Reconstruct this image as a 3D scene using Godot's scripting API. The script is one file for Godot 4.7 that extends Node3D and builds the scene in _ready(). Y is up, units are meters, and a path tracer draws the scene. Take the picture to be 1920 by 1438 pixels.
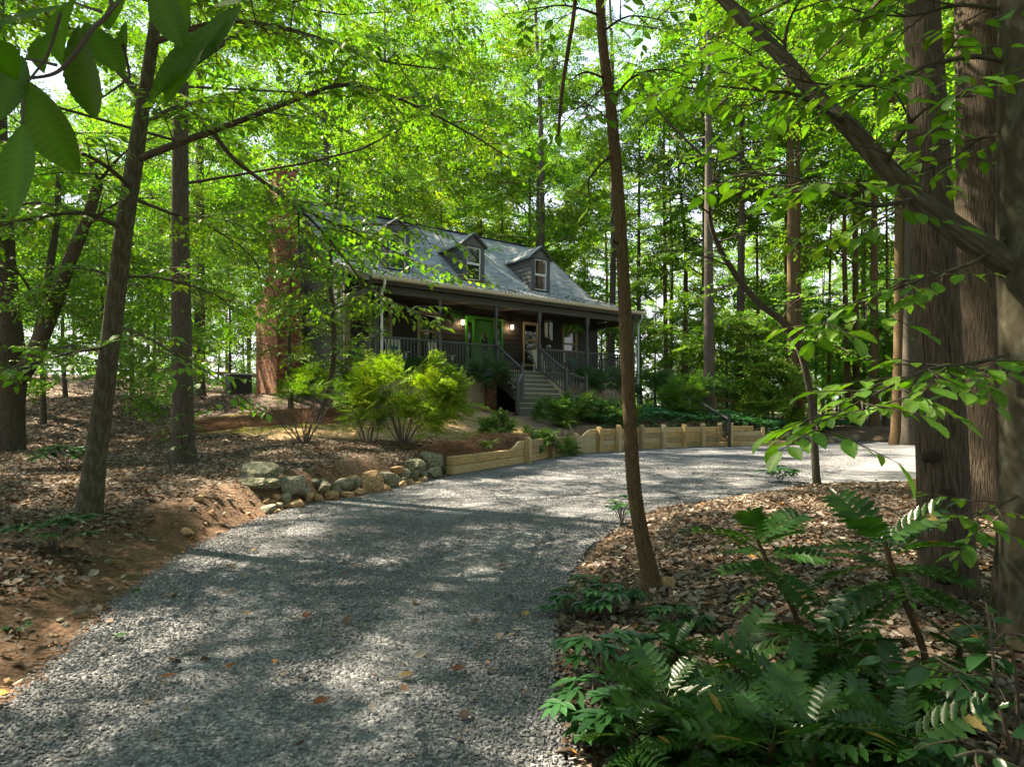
extends Node3D
# A cape house behind a curved timber retaining wall, seen through woodland from its gravel drive.
# Metres, y up. The eye stands at (0, EYE, 0) and looks along -z; "deep" is the distance along -z.
const EYE := 1.25
const FOCAL := 1220.0

var rng := RandomNumberGenerator.new()
var nz := FastNoiseLite.new()
var M := {}
var names := {}
var boxes := {}

# ---------------------------------------------------------------- small helpers
func lin(r: float, g: float, b: float) -> Color:
	return Color(r, g, b).linear_to_srgb()

func rf(a: float, b: float) -> float:
	return rng.randf_range(a, b)

func at(px: float, py: float, deep: float) -> Vector3:
	return Vector3((px - 960.0) / FOCAL * deep, EYE + (775.0 - py) / FOCAL * deep, -deep)

func seen_at(p: Vector3) -> Vector3:   # where a point falls in the 1920 x 1438 frame, and its depth
	var deep := maxf(-p.z, 0.01)
	return Vector3(960.0 + p.x / deep * FOCAL, 775.0 - (p.y - EYE) / deep * FOCAL, -p.z)

func in_frame(p: Vector3, margin := 60.0) -> bool:
	if p.z > -0.2:
		return false
	var s := seen_at(p)
	return s.x > -margin and s.x < 1920.0 + margin and s.y > -margin and s.y < 1438.0 + margin

func numbered(called: String) -> String:
	if not names.has(called):
		names[called] = 0
		return called
	names[called] += 1
	return "%s_%03d" % [called, names[called]]

func tag(o: Node, label := "", category := "", group := "", kind := "") -> Node:
	if label: o.set_meta("label", label)
	if category: o.set_meta("category", category)
	if group: o.set_meta("group", group)
	if kind: o.set_meta("kind", kind)
	return o

func thing(called: String, label: String, category: String, where := Vector3.ZERO, turn := 0.0, group := "") -> Node3D:
	var o := Node3D.new()
	o.name = numbered(called)
	add_child(o)
	o.position = where
	o.rotation.y = turn
	tag(o, label, category, group)
	return o

func part(parent: Node, called: String, mesh: Mesh, mat: Material = null, where := Vector3.ZERO, turn := Vector3.ZERO) -> MeshInstance3D:
	var o := MeshInstance3D.new()
	o.name = numbered(called) if parent == self else called
	o.mesh = mesh
	if mat: o.material_override = mat
	o.position = where
	o.rotation = turn
	parent.add_child(o, true)
	return o

func box(parent: Node, called: String, centre: Vector3, size: Vector3, mat: Material, turn := Vector3.ZERO) -> MeshInstance3D:
	var key := "%d_%d_%d" % [roundi(size.x * 2000), roundi(size.y * 2000), roundi(size.z * 2000)]
	if not boxes.has(key):
		boxes[key] = bevelled(size)
	return part(parent, called, boxes[key], mat, centre, turn)

func bevelled(size: Vector3) -> Mesh:
	var b := minf(minf(size.x, size.y), size.z) * 0.12
	b = minf(b, 0.012)
	var m := MB.new()
	var h := size / 2
	# six faces inset by the bevel, joined by bevel strips
	for axis in 3:
		for sgn in [-1.0, 1.0]:
			var u := (axis + 1) % 3
			var w := (axis + 2) % 3
			var q := []
			for k in 4:
				var p := Vector3.ZERO
				p[axis] = h[axis] * sgn
				p[u] = (h[u] - b) * (-1.0 if k == 0 or k == 3 else 1.0)
				p[w] = (h[w] - b) * (-1.0 if k < 2 else 1.0)
				q.append(p)
			m.quad(q[0], q[1], q[2], q[3], sgn < 0)
	for axis in 3:
		var u := (axis + 1) % 3
		var w := (axis + 2) % 3
		for su in [-1.0, 1.0]:
			for sw in [-1.0, 1.0]:
				var q := []
				for k in 4:
					var p := Vector3.ZERO
					p[axis] = (h[axis] - b) * (-1.0 if k == 0 or k == 3 else 1.0)
					p[u] = (h[u] if k < 2 else h[u] - b) * su
					p[w] = (h[w] - b if k < 2 else h[w]) * sw
					q.append(p)
				m.quad(q[0], q[1], q[2], q[3], su * sw > 0)
	return m.commit()

class MB:
	var v := PackedVector3Array()
	var n := PackedVector3Array()
	var uv := PackedVector2Array()
	var c := PackedColorArray()
	var i := PackedInt32Array()
	func vert(p: Vector3, nn: Vector3, t := Vector2.ZERO, col := Color.WHITE) -> int:
		v.append(p); n.append(nn); uv.append(t); c.append(col)
		return v.size() - 1
	func tri(a: int, b: int, d: int) -> void:
		i.append(a); i.append(b); i.append(d)
	func quad(a: Vector3, b: Vector3, d: Vector3, e: Vector3, flip := false, col := Color.WHITE) -> void:
		var nn := (b - a).cross(d - a).normalized()
		if flip: nn = -nn
		var k := v.size()
		vert(a, nn, Vector2(0, 0), col); vert(b, nn, Vector2(1, 0), col); vert(d, nn, Vector2(1, 1), col); vert(e, nn, Vector2(0, 1), col)
		if flip:
			tri(k, k + 1, k + 2); tri(k, k + 2, k + 3)
		else:
			tri(k, k + 2, k + 1); tri(k, k + 3, k + 2)
	func face(a: Vector3, b: Vector3, d: Vector3, col := Color.WHITE) -> void:
		var nn := (b - a).cross(d - a).normalized()
		var k := v.size()
		vert(a, nn, Vector2.ZERO, col); vert(b, nn, Vector2.RIGHT, col); vert(d, nn, Vector2.ONE, col)
		tri(k, k + 2, k + 1)
	func block(x: Transform3D, s: Vector3, col := Color.WHITE) -> void:   # a plain six-sided block
		var h := s / 2
		var p := []
		for k in 8:
			p.append(x * Vector3(h.x * (1.0 if k & 1 else -1.0), h.y * (1.0 if k & 2 else -1.0), h.z * (1.0 if k & 4 else -1.0)))
		quad(p[4], p[5], p[7], p[6], false, col); quad(p[1], p[0], p[2], p[3], false, col)
		quad(p[5], p[1], p[3], p[7], false, col); quad(p[0], p[4], p[6], p[2], false, col)
		quad(p[6], p[7], p[3], p[2], false, col); quad(p[0], p[1], p[5], p[4], false, col)
	func commit(into: ArrayMesh = null) -> ArrayMesh:
		var m := into if into else ArrayMesh.new()
		if v.is_empty(): return m
		for k in range(0, i.size(), 3):   # front faces run clockwise about their normals
			var p := v[i[k]]
			var g := (v[i[k + 1]] - p).cross(v[i[k + 2]] - p)
			if g.dot(n[i[k]] + n[i[k + 1]] + n[i[k + 2]]) > 0.0:
				var s := i[k + 1]
				i[k + 1] = i[k + 2]
				i[k + 2] = s
		var a := []
		a.resize(Mesh.ARRAY_MAX)
		a[Mesh.ARRAY_VERTEX] = v; a[Mesh.ARRAY_NORMAL] = n; a[Mesh.ARRAY_TEX_UV] = uv; a[Mesh.ARRAY_COLOR] = c; a[Mesh.ARRAY_INDEX] = i
		m.add_surface_from_arrays(Mesh.PRIMITIVE_TRIANGLES, a)
		return m

func spline(pts: Array, per: int) -> PackedVector3Array:   # Catmull-Rom through the points
	var out := PackedVector3Array()
	for k in pts.size() - 1:
		var a: Vector3 = pts[maxi(k - 1, 0)]
		var b: Vector3 = pts[k]
		var c: Vector3 = pts[k + 1]
		var d: Vector3 = pts[mini(k + 2, pts.size() - 1)]
		for j in per:
			out.append(b.cubic_interpolate(c, a, d, float(j) / per))
	out.append(pts[-1])
	return out

func tapers(n: int, a: float, b: float, power := 1.0) -> PackedFloat32Array:
	var out := PackedFloat32Array()
	for k in n:
		out.append(lerpf(a, b, pow(float(k) / maxf(n - 1, 1), power)))
	return out

func tube(m: MB, pts: PackedVector3Array, rad: PackedFloat32Array, sides: int, around := 3.0, rough := 0.0, grain := 6.0, col := Color.WHITE) -> void:
	var first := m.v.size()
	var rings := pts.size()
	if rings < 2: return
	var side := Vector3.RIGHT
	var along := 0.0
	for k in rings:
		var dir := (pts[mini(k + 1, rings - 1)] - pts[maxi(k - 1, 0)]).normalized()
		side = side - dir * side.dot(dir)
		if side.length() < 0.05:
			side = dir.cross(Vector3.FORWARD)
			if side.length() < 0.05: side = dir.cross(Vector3.RIGHT)
		side = side.normalized()
		var other := dir.cross(side)
		if k: along += pts[k].distance_to(pts[k - 1])
		for s in sides + 1:
			var a := TAU * (s % sides) / sides
			var o := side * cos(a) + other * sin(a)
			var r := rad[k]
			if rough > 0.0:
				r *= 1.0 + rough * nz.get_noise_3d(cos(a) * grain * 10.0, sin(a) * grain * 10.0, along * 22.0 + first * 3.1)
			m.vert(pts[k] + o * r, o, Vector2(around * s / sides, along), col)
	for k in rings:
		for s in sides + 1:
			var id := first + k * (sides + 1) + s
			if rough > 0.0:
				var l := first + k * (sides + 1) + (s - 1 if s > 0 else sides - 1)
				var r2 := first + k * (sides + 1) + (s + 1 if s < sides else 1)
				var up := first + mini(k + 1, rings - 1) * (sides + 1) + s
				var dn := first + maxi(k - 1, 0) * (sides + 1) + s
				var nn := (m.v[r2] - m.v[l]).cross(m.v[up] - m.v[dn]).normalized()
				m.n[id] = nn if nn.dot(m.n[id]) > 0 else -nn
			if k < rings - 1 and s < sides:
				m.tri(id, id + 1, id + sides + 1)
				m.tri(id + 1, id + sides + 2, id + sides + 1)

func cap(m: MB, centre: Vector3, nn: Vector3, r: float, sides: int, col := Color.WHITE) -> void:
	var u := nn.cross(Vector3.FORWARD if absf(nn.z) < 0.9 else Vector3.RIGHT).normalized()
	var w := nn.cross(u)
	var k := m.vert(centre, nn, Vector2(0.5, 0.5), col)
	for s in sides + 1:
		var a := TAU * s / sides
		m.vert(centre + (u * cos(a) + w * sin(a)) * r, nn, Vector2(0.5 + cos(a) / 2, 0.5 + sin(a) / 2), col)
		if s: m.tri(k, k + s, k + s + 1)

# a frame whose x runs along dir and whose y is as near up as it can be
func facing(dir: Vector3, up: Vector3, origin: Vector3, scale := 1.0) -> Transform3D:
	var x := dir.normalized()
	var z := x.cross(up)
	if z.length() < 0.01: z = x.cross(Vector3.RIGHT)
	z = z.normalized()
	return Transform3D(x * scale, z.cross(x) * scale, z * scale, origin)

func multi(parent: Node, called: String, mesh: Mesh, xf: Array, tints: PackedColorArray, mat: Material = null) -> MultiMeshInstance3D:
	var mm := MultiMesh.new()
	mm.transform_format = MultiMesh.TRANSFORM_3D
	mm.use_colors = tints.size() > 0
	mm.mesh = mesh
	mm.instance_count = xf.size()
	for k in xf.size():
		mm.set_instance_transform(k, xf[k])
		if tints.size(): mm.set_instance_color(k, tints[k])
	var o := MultiMeshInstance3D.new()
	o.name = numbered(called) if parent == self else called
	o.multimesh = mm
	if mat: o.material_override = mat
	parent.add_child(o, true)
	return o

# ---------------------------------------------------------------- materials
func ramp(stops: Array) -> Gradient:
	var g := Gradient.new()
	var off := PackedFloat32Array()
	var col := PackedColorArray()
	for s in stops:
		off.append(s[0])
		col.append(lin(s[1], s[2], s[3]))
	g.offsets = off
	g.colors = col
	return g

func noise_tex(kind: int, freq: float, octaves: int, stops: Array, size := 512, sd := 1, cell := -1, ridged := false) -> NoiseTexture2D:
	var f := FastNoiseLite.new()
	f.noise_type = kind
	f.frequency = freq
	f.seed = sd
	if octaves > 1:
		f.fractal_type = FastNoiseLite.FRACTAL_RIDGED if ridged else FastNoiseLite.FRACTAL_FBM
		f.fractal_octaves = octaves
	else:
		f.fractal_type = FastNoiseLite.FRACTAL_NONE
	if cell >= 0: f.cellular_return_type = cell
	var t := NoiseTexture2D.new()
	t.width = size
	t.height = size
	t.seamless = true
	t.noise = f
	if stops: t.color_ramp = ramp(stops)
	return t

func plain(called: String, col: Color, rough := 0.8, spec := 0.5) -> StandardMaterial3D:
	var m := StandardMaterial3D.new()
	m.resource_name = called
	m.albedo_color = col
	m.roughness = rough
	m.metallic_specular = spec
	M[called] = m
	return m

func grained(called: String, tex: Texture2D, scale: Vector3, rough := 0.85, bump: Texture2D = null, depth := 0.3, world := false, offset := Vector3.ZERO) -> StandardMaterial3D:
	var m := plain(called, Color.WHITE, rough)
	m.albedo_texture = tex
	m.uv1_triplanar = true
	m.uv1_world_triplanar = world
	m.uv1_scale = scale
	m.uv1_offset = offset
	if bump:
		m.heightmap_enabled = true
		m.heightmap_texture = bump
		m.heightmap_scale = depth
	return m

func bark(called: String, stops: Array, scale: Vector3, depth: float, freq := 0.03, ridged := true, sd := 3) -> void:
	var m := plain(called, Color.WHITE, 0.92, 0.3)
	m.albedo_texture = noise_tex(FastNoiseLite.TYPE_SIMPLEX_SMOOTH, freq, 4, stops, 512, sd, -1, ridged)
	m.heightmap_enabled = true
	m.heightmap_texture = noise_tex(FastNoiseLite.TYPE_SIMPLEX_SMOOTH, freq, 4, [], 512, sd, -1, ridged)
	m.heightmap_scale = depth
	m.uv1_scale = scale

func leafy(called: String, rough := 0.5, glow := Color(0.9, 1.0, 0.32), spec := 0.5) -> StandardMaterial3D:
	var m := plain(called, Color.WHITE, rough, spec)
	m.vertex_color_use_as_albedo = true
	m.backlight_enabled = true
	m.backlight = glow.linear_to_srgb()
	return m

func make_materials() -> void:
	# wood and paint of the house
	var streak := noise_tex(FastNoiseLite.TYPE_SIMPLEX_SMOOTH, 0.03, 4, [[0.0, 0.8, 0.8, 0.8], [0.5, 0.92, 0.92, 0.92], [1.0, 1, 1, 1]], 256, 11)
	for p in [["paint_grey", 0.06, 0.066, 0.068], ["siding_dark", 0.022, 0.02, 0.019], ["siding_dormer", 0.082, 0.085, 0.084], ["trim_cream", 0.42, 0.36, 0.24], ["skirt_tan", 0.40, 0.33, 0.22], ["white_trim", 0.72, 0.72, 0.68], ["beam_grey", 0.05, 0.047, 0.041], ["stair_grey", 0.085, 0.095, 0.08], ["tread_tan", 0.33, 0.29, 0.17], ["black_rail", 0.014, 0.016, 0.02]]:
		var m := grained(p[0], streak, Vector3(0.8, 7, 7), 0.55)
		m.albedo_color = lin(p[1], p[2], p[3])
		var mv := grained(p[0] + "_upright", streak, Vector3(7, 0.8, 7), 0.55)
		mv.albedo_color = m.albedo_color
	plain("door_green", lin(0.035, 0.21, 0.012), 0.45)
	plain("glass_dark", lin(0.012, 0.016, 0.014), 0.03, 0.72)
	plain("gutter_cream", lin(0.52, 0.47, 0.36), 0.4)
	plain("downspout_white", lin(0.62, 0.62, 0.58), 0.4)
	plain("downspout_grey", lin(0.42, 0.47, 0.50), 0.4)
	plain("metal_dark", lin(0.03, 0.03, 0.032), 0.45)
	plain("chime_metal", lin(0.30, 0.33, 0.34), 0.35).metallic = 0.6
	plain("ceiling_dark", lin(0.035, 0.033, 0.03), 0.8)
	plain("pot_brown", lin(0.10, 0.06, 0.035), 0.8)
	plain("cushion_teal", lin(0.05, 0.16, 0.18), 0.9)
	var lampglass := plain("lamp_glass", lin(1.0, 0.9, 0.7), 0.3)
	lampglass.emission_enabled = true
	lampglass.emission = lin(1.0, 0.82, 0.55)
	lampglass.emission_energy_multiplier = 2.2
	var sh := grained("shingle", noise_tex(FastNoiseLite.TYPE_SIMPLEX, 0.16, 3, [[0.0, 0.55, 0.55, 0.55], [0.5, 0.85, 0.85, 0.85], [1.0, 1, 1, 1]], 256, 5), Vector3(2.6, 2.6, 2.6), 0.72, noise_tex(FastNoiseLite.TYPE_SIMPLEX, 0.3, 2, [], 256, 6), 0.12)
	sh.vertex_color_use_as_albedo = true
	var br := grained("brick", noise_tex(FastNoiseLite.TYPE_SIMPLEX, 0.08, 4, [[0.0, 0.55, 0.5, 0.5], [0.55, 0.9, 0.9, 0.9], [1.0, 1.0, 1.0, 1.0]], 256, 8), Vector3(3, 3, 3), 0.9, noise_tex(FastNoiseLite.TYPE_SIMPLEX, 0.2, 3, [], 256, 9), 0.2)
	br.vertex_color_use_as_albedo = true
	grained("mortar", noise_tex(FastNoiseLite.TYPE_SIMPLEX, 0.2, 3, [[0.0, 0.22, 0.17, 0.13], [1.0, 0.34, 0.28, 0.22]], 256, 10), Vector3(3, 3, 3), 0.95)
	# treated timber of the retaining wall, four tones, grain along the piece
	var tn := [[0.42, 0.28, 0.12], [0.47, 0.34, 0.17], [0.31, 0.22, 0.11], [0.40, 0.32, 0.19]]
	for k in 4:
		var c: Array = tn[k]
		var t := noise_tex(FastNoiseLite.TYPE_SIMPLEX_SMOOTH, 0.012 + 0.004 * k, 5, [[0.0, c[0] * 0.38, c[1] * 0.38, c[2] * 0.4], [0.42, c[0] * 0.78, c[1] * 0.8, c[2] * 0.82], [0.6, c[0], c[1], c[2]], [1.0, c[0] * 1.1, c[1] * 1.12, c[2] * 1.15]], 512, 20 + k)
		grained("timber_%d" % k, t, Vector3(0.35, 5, 5), 0.85, t, 0.25, false, Vector3(0.13 * k, 0.31 * k, 0.2))
		grained("timber_post_%d" % k, t, Vector3(5, 0.35, 5), 0.85, t, 0.25, false, Vector3(0.31 * k, 0.13 * k, 0.2))
	# barks
	bark("bark_furrowed", [[0.0, 0.022, 0.016, 0.012], [0.35, 0.06, 0.044, 0.032], [0.7, 0.105, 0.08, 0.058], [1.0, 0.15, 0.122, 0.095]], Vector3(1.0, 0.28, 1), 1.8, 0.022)
	bark("bark_grey", [[0.0, 0.028, 0.023, 0.018], [0.4, 0.07, 0.058, 0.046], [0.8, 0.115, 0.098, 0.08], [1.0, 0.16, 0.14, 0.115]], Vector3(1.0, 0.3, 1), 1.3, 0.028, true, 5)
	bark("bark_brown", [[0.0, 0.026, 0.017, 0.01], [0.4, 0.08, 0.052, 0.027], [0.75, 0.14, 0.093, 0.049], [1.0, 0.185, 0.13, 0.074]], Vector3(1.0, 0.5, 1), 0.8, 0.03, true, 6)
	bark("bark_smooth", [[0.0, 0.05, 0.042, 0.026], [0.4, 0.066, 0.057, 0.037], [0.6, 0.082, 0.073, 0.05], [0.8, 0.115, 0.112, 0.082], [1.0, 0.07, 0.074, 0.04]], Vector3(0.8, 0.9, 1), 0.3, 0.014, false, 7)
	plain("twig", lin(0.075, 0.055, 0.038), 0.9)
	plain("twig_grey", lin(0.11, 0.085, 0.07), 0.9)
	# leaves
	leafy("leaf", 0.5, Color(0.82, 1.0, 0.16))
	leafy("leaf_near", 0.5, Color(0.85, 1.0, 0.18))
	leafy("leaf_glossy", 0.3, Color(0.45, 0.6, 0.12))
	leafy("leaf_dry", 0.85, Color(0.35, 0.3, 0.22))
	# ground
	var gm := grained("ground", noise_tex(FastNoiseLite.TYPE_SIMPLEX, 0.02, 6, [[0.0, 0.45, 0.43, 0.4], [0.45, 0.8, 0.8, 0.8], [0.7, 1.0, 1.0, 1.0], [1.0, 1.15, 1.15, 1.15]], 1024, 31), Vector3(0.55, 0.55, 0.55), 0.95, noise_tex(FastNoiseLite.TYPE_SIMPLEX, 0.03, 5, [], 1024, 32), 2.0, true)
	gm.vertex_color_use_as_albedo = true
	var gv := grained("gravel", noise_tex(FastNoiseLite.TYPE_CELLULAR, 0.075, 1, [[0.0, 0.085, 0.086, 0.098], [0.3, 0.13, 0.131, 0.148], [0.6, 0.18, 0.181, 0.202], [0.85, 0.25, 0.25, 0.274], [1.0, 0.38, 0.378, 0.40]], 1024, 33, FastNoiseLite.RETURN_CELL_VALUE), Vector3(0.83, 0.83, 0.83), 0.9, noise_tex(FastNoiseLite.TYPE_CELLULAR, 0.075, 1, [[0.0, 1, 1, 1], [1.0, 0, 0, 0]], 1024, 33, FastNoiseLite.RETURN_DISTANCE), 1.2, true)
	gv.detail_enabled = true
	gv.detail_blend_mode = BaseMaterial3D.BLEND_MODE_MUL
	gv.detail_uv_layer = BaseMaterial3D.DETAIL_UV_2
	gv.detail_albedo = noise_tex(FastNoiseLite.TYPE_SIMPLEX, 0.012, 5, [[0.0, 0.62, 0.6, 0.58], [0.5, 0.9, 0.9, 0.9], [1.0, 1, 1, 1]], 512, 34)
	var stone := plain("stone", Color.WHITE, 0.88, 0.4)
	stone.vertex_color_use_as_albedo = true
	for p in [["rock_grey", [[0.0, 0.09, 0.085, 0.06], [0.45, 0.19, 0.18, 0.125], [0.7, 0.28, 0.26, 0.19], [1.0, 0.38, 0.37, 0.30]], 41], ["rock_tan", [[0.0, 0.16, 0.085, 0.04], [0.5, 0.33, 0.20, 0.10], [0.75, 0.42, 0.29, 0.16], [1.0, 0.48, 0.38, 0.25]], 42], ["rock_moss", [[0.0, 0.05, 0.048, 0.024], [0.35, 0.12, 0.11, 0.06], [0.55, 0.17, 0.165, 0.10], [0.7, 0.25, 0.255, 0.19], [0.85, 0.32, 0.34, 0.27], [1.0, 0.09, 0.105, 0.04]], 43]]:
		var t := noise_tex(FastNoiseLite.TYPE_SIMPLEX, 0.018, 5, p[1], 512, p[2])
		grained(p[0], t, Vector3(1.6, 1.6, 1.6), 0.93, noise_tex(FastNoiseLite.TYPE_SIMPLEX, 0.03, 5, [], 512, p[2] + 10), 1.5)
	grained("cut_wood", noise_tex(FastNoiseLite.TYPE_SIMPLEX_SMOOTH, 0.02, 4, [[0.0, 0.18, 0.10, 0.05], [1.0, 0.36, 0.22, 0.11]], 256, 44), Vector3(1, 6, 6), 0.9)
	grained("fence_wood", noise_tex(FastNoiseLite.TYPE_SIMPLEX_SMOOTH, 0.02, 4, [[0.0, 0.16, 0.10, 0.05], [1.0, 0.34, 0.23, 0.12]], 256, 45), Vector3(0.6, 4, 4), 0.9)
	plain("wire", lin(0.16, 0.16, 0.15), 0.5)
	plain("concrete", lin(0.42, 0.42, 0.37), 0.9)
	plain("neighbour_wall", lin(0.34, 0.37, 0.40), 0.8)
	plain("neighbour_roof", lin(0.12, 0.10, 0.10), 0.8)

# ---------------------------------------------------------------- the lie of the land
# The gravel's outline: (x, deep). The run from WALL_A to WALL_B is held by the timber wall.
var outline := [[-2.0, -7.0], [-2.05, 1.5], [-2.16, 2.75], [-2.31, 3.35], [-2.69, 4.69], [-2.98, 6.49], [-2.86, 8.71], [-2.17, 10.2], [-1.19, 13.1], [0.28, 16.45], [1.75, 19.75], [3.3, 21.55], [5.2, 23.4], [7.7, 24.75], [10.9, 25.6], [13.0, 27.6], [15.1, 28.8], [16.2, 26.5], [15.6, 22.0], [13.6, 16.5], [11.0, 13.2], [7.5, 11.75], [5.47, 11.6], [3.55, 9.84], [2.07, 8.7], [1.37, 7.6], [0.69, 5.98], [0.317, 4.3], [0.21, 3.2], [0.19, 2.3], [0.3, 0.0], [0.5, -7.0]]
const WALL_A := 8
const WALL_B := 14
var edge := PackedVector2Array()
var edge_wall := PackedByteArray()
var lie := [[-3.9, 8.3, 0.34], [-3.5, 9.4, 0.42], [-2.8, 10.8, 0.46], [-2.0, 12.3, 0.46], [-3.2, 3, 0.28], [-6, 3, 0.38], [-10, 3, 0.5], [-3, -4, 0.3], [-4.2, 6.4, 0.22], [-5.8, 11.6, 0.35], [-11, 13.8, 0.42], [-8, 9, 0.36], [-2.5, 14.4, 0.6], [-4.6, 14.4, 0.6], [-4.6, 18, 0.9], [-6, 20.5, 1.33], [-9.6, 26, 2.0], [0.2, 22.8, 1.17], [-2, 22.0, 1.42], [-1.2, 13.6, 0.34], [0.2, 17.2, 0.62], [1.7, 20.3, 0.72], [4.0, 22.9, 0.80], [7.6, 25.4, 0.82], [10.4, 26.2, 0.6], [6.5, 27.5, 1.2], [3.5, 26, 1.35], [-4, 25, 1.6], [5, 31, 1.6], [0, 30, 1.7], [9.0, 29, 1.05], [12.8, 29.5, 0.35], [16, 32, 0.6], [20, 40, 0.9], [26, 50, 1.2], [17, 24, 0.15], [20, 18, 0.2], [0.93, 4.45, 0.1], [2.7, 4.0, 0.15], [5, 6.7, 0.2], [5.3, 10.8, 0.08], [8, 9, 0.25], [1.5, 2, 0.12], [4, 0, 0.3], [2, -5, 0.2], [-14, 25, 1.9], [-20, 32, 3.0], [-34, 50, 4.2], [-20, 14, 0.8], [0, 55, 2.4], [40, 80, 1.8], [-40, 90, 5.5], [0, 110, 3.5], [60, 40, 1.0], [-60, 20, 2.0], [0, -40, 0.0], [50, -30, 0.5], [-50, -30, 1.0]]

func make_edge() -> void:
	var pts := []
	for p in outline: pts.append(Vector3(p[0], 0, p[1]))
	var s := spline(pts, 5)
	for k in s.size():
		edge.append(Vector2(s[k].x, s[k].z))
		var run := k / 5
		edge_wall.append(2 if run >= WALL_A and run < WALL_B else 1 if run >= 5 and run < WALL_A else 0)

func drive_dist(p: Vector2) -> Vector2:   # (metres outside the gravel, below zero inside; 1 where the timber wall holds the bank)
	var best := 1e9
	var walled := 0.0
	var inside := false
	var n := edge.size()
	for k in n:
		var a := edge[k]
		var b := edge[(k + 1) % n]
		if (a.y > p.y) != (b.y > p.y) and p.x < (b.x - a.x) * (p.y - a.y) / (b.y - a.y) + a.x:
			inside = not inside
		var ab := b - a
		var t := clampf((p - a).dot(ab) / maxf(ab.length_squared(), 1e-6), 0.0, 1.0)
		var d := p.distance_squared_to(a + ab * t)
		if d < best:
			best = d
			walled = edge_wall[k] * 0.5
	best = sqrt(best)
	return Vector2(-best if inside else best, walled)

func bare_height(x: float, deep: float) -> float:
	var sum := 0.0
	var w := 0.0
	for q in lie:
		var d2: float = (q[0] - x) * (q[0] - x) + (q[1] - deep) * (q[1] - deep) + 0.15
		var k := 1.0 / (d2 * sqrt(d2))
		sum += k * q[2]
		w += k
	return sum / w

func exact_height(x: float, deep: float) -> float:
	if absf(x) > 45.0 or deep > 60.0 or deep < -12.0:
		return bare_height(x, deep)
	var d := drive_dist(Vector2(x, deep))
	if d.x < 0.0:
		return -0.03 - minf(-d.x, 0.5) * 0.08
	var t := clampf((d.x - 0.2) / 0.2, 0.0, 1.0) if d.y > 0.5 else smoothstep(0.0, 0.6 if d.y > 0.2 else 1.3, d.x)
	var g := bare_height(x, deep)
	if d.x > 0.25:
		g += 0.05 * nz.get_noise_2d(x * 60.0, deep * 60.0) + 0.02 * nz.get_noise_2d(x * 240.0, deep * 240.0)
	return lerpf(-0.02, g, t)

# a lattice of heights and distances that everything standing on the ground looks up
const LX0 := -16.0
const LX1 := 18.0
const LD0 := -2.0
const LD1 := 33.0
const LSTEP := 0.2
var lat_w := 0
var lat_h := 0
var lat := PackedFloat32Array()
var lat_d := PackedFloat32Array()

func make_lattice() -> void:
	lat_w = int((LX1 - LX0) / LSTEP) + 1
	lat_h = int((LD1 - LD0) / LSTEP) + 1
	lat.resize(lat_w * lat_h)
	lat_d.resize(lat_w * lat_h)
	for j in lat_h:
		for i in lat_w:
			var x := LX0 + i * LSTEP
			var d := LD0 + j * LSTEP
			lat[j * lat_w + i] = exact_height(x, d)
			lat_d[j * lat_w + i] = drive_dist(Vector2(x, d)).x

func look(a: PackedFloat32Array, x: float, d: float) -> float:
	var fx := clampf((x - LX0) / LSTEP, 0.0, lat_w - 1.001)
	var fy := clampf((d - LD0) / LSTEP, 0.0, lat_h - 1.001)
	var i := int(fx)
	var j := int(fy)
	fx -= i
	fy -= j
	var k := j * lat_w + i
	return lerpf(lerpf(a[k], a[k + 1], fx), lerpf(a[k + lat_w], a[k + lat_w + 1], fx), fy)

func height(x: float, deep: float) -> float:
	if x < LX0 or x > LX1 or deep < LD0 or deep > LD1:
		return exact_height(x, deep)
	return look(lat, x, deep)

func off_drive(x: float, deep: float) -> float:
	if x < LX0 or x > LX1 or deep < LD0 or deep > LD1:
		return drive_dist(Vector2(x, deep)).x
	return look(lat_d, x, deep)

func stand(x: float, deep: float, sink := 0.0) -> Vector3:
	return Vector3(x, height(x, deep) - sink, -deep)

# ---------------------------------------------------------------- ground, gravel, litter
func lawn_share(x: float, d: float) -> float:
	var n := 0.25 * nz.get_noise_2d(x * 35.0, d * 35.0)
	var e := Vector2((x + 4.2) / 5.6, (d - 18.9) / 3.7).length() + n
	return clampf((1.05 - e) * 5.0, 0.0, 1.0)

func straw_share(x: float, d: float) -> float:
	var n := 0.35 * nz.get_noise_2d(x * 50.0 + 40.0, d * 50.0)
	var bed := 1.0 - Vector2((x - 0.0) / 1.9, (d - 15.9 - 1.15 * x) / 1.7).length() + n      # the planted strip behind the wall
	var foot := 1.0 - absf((x + 4.49) * -0.604 + (d - 21.4) * 0.797 + 0.7) / 1.0 + n          # along the foundation
	if x > 2.0 or x < -9.0: foot = 0.0
	return clampf(maxf(bed, foot) * 3.0, 0.0, 1.0)

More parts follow.
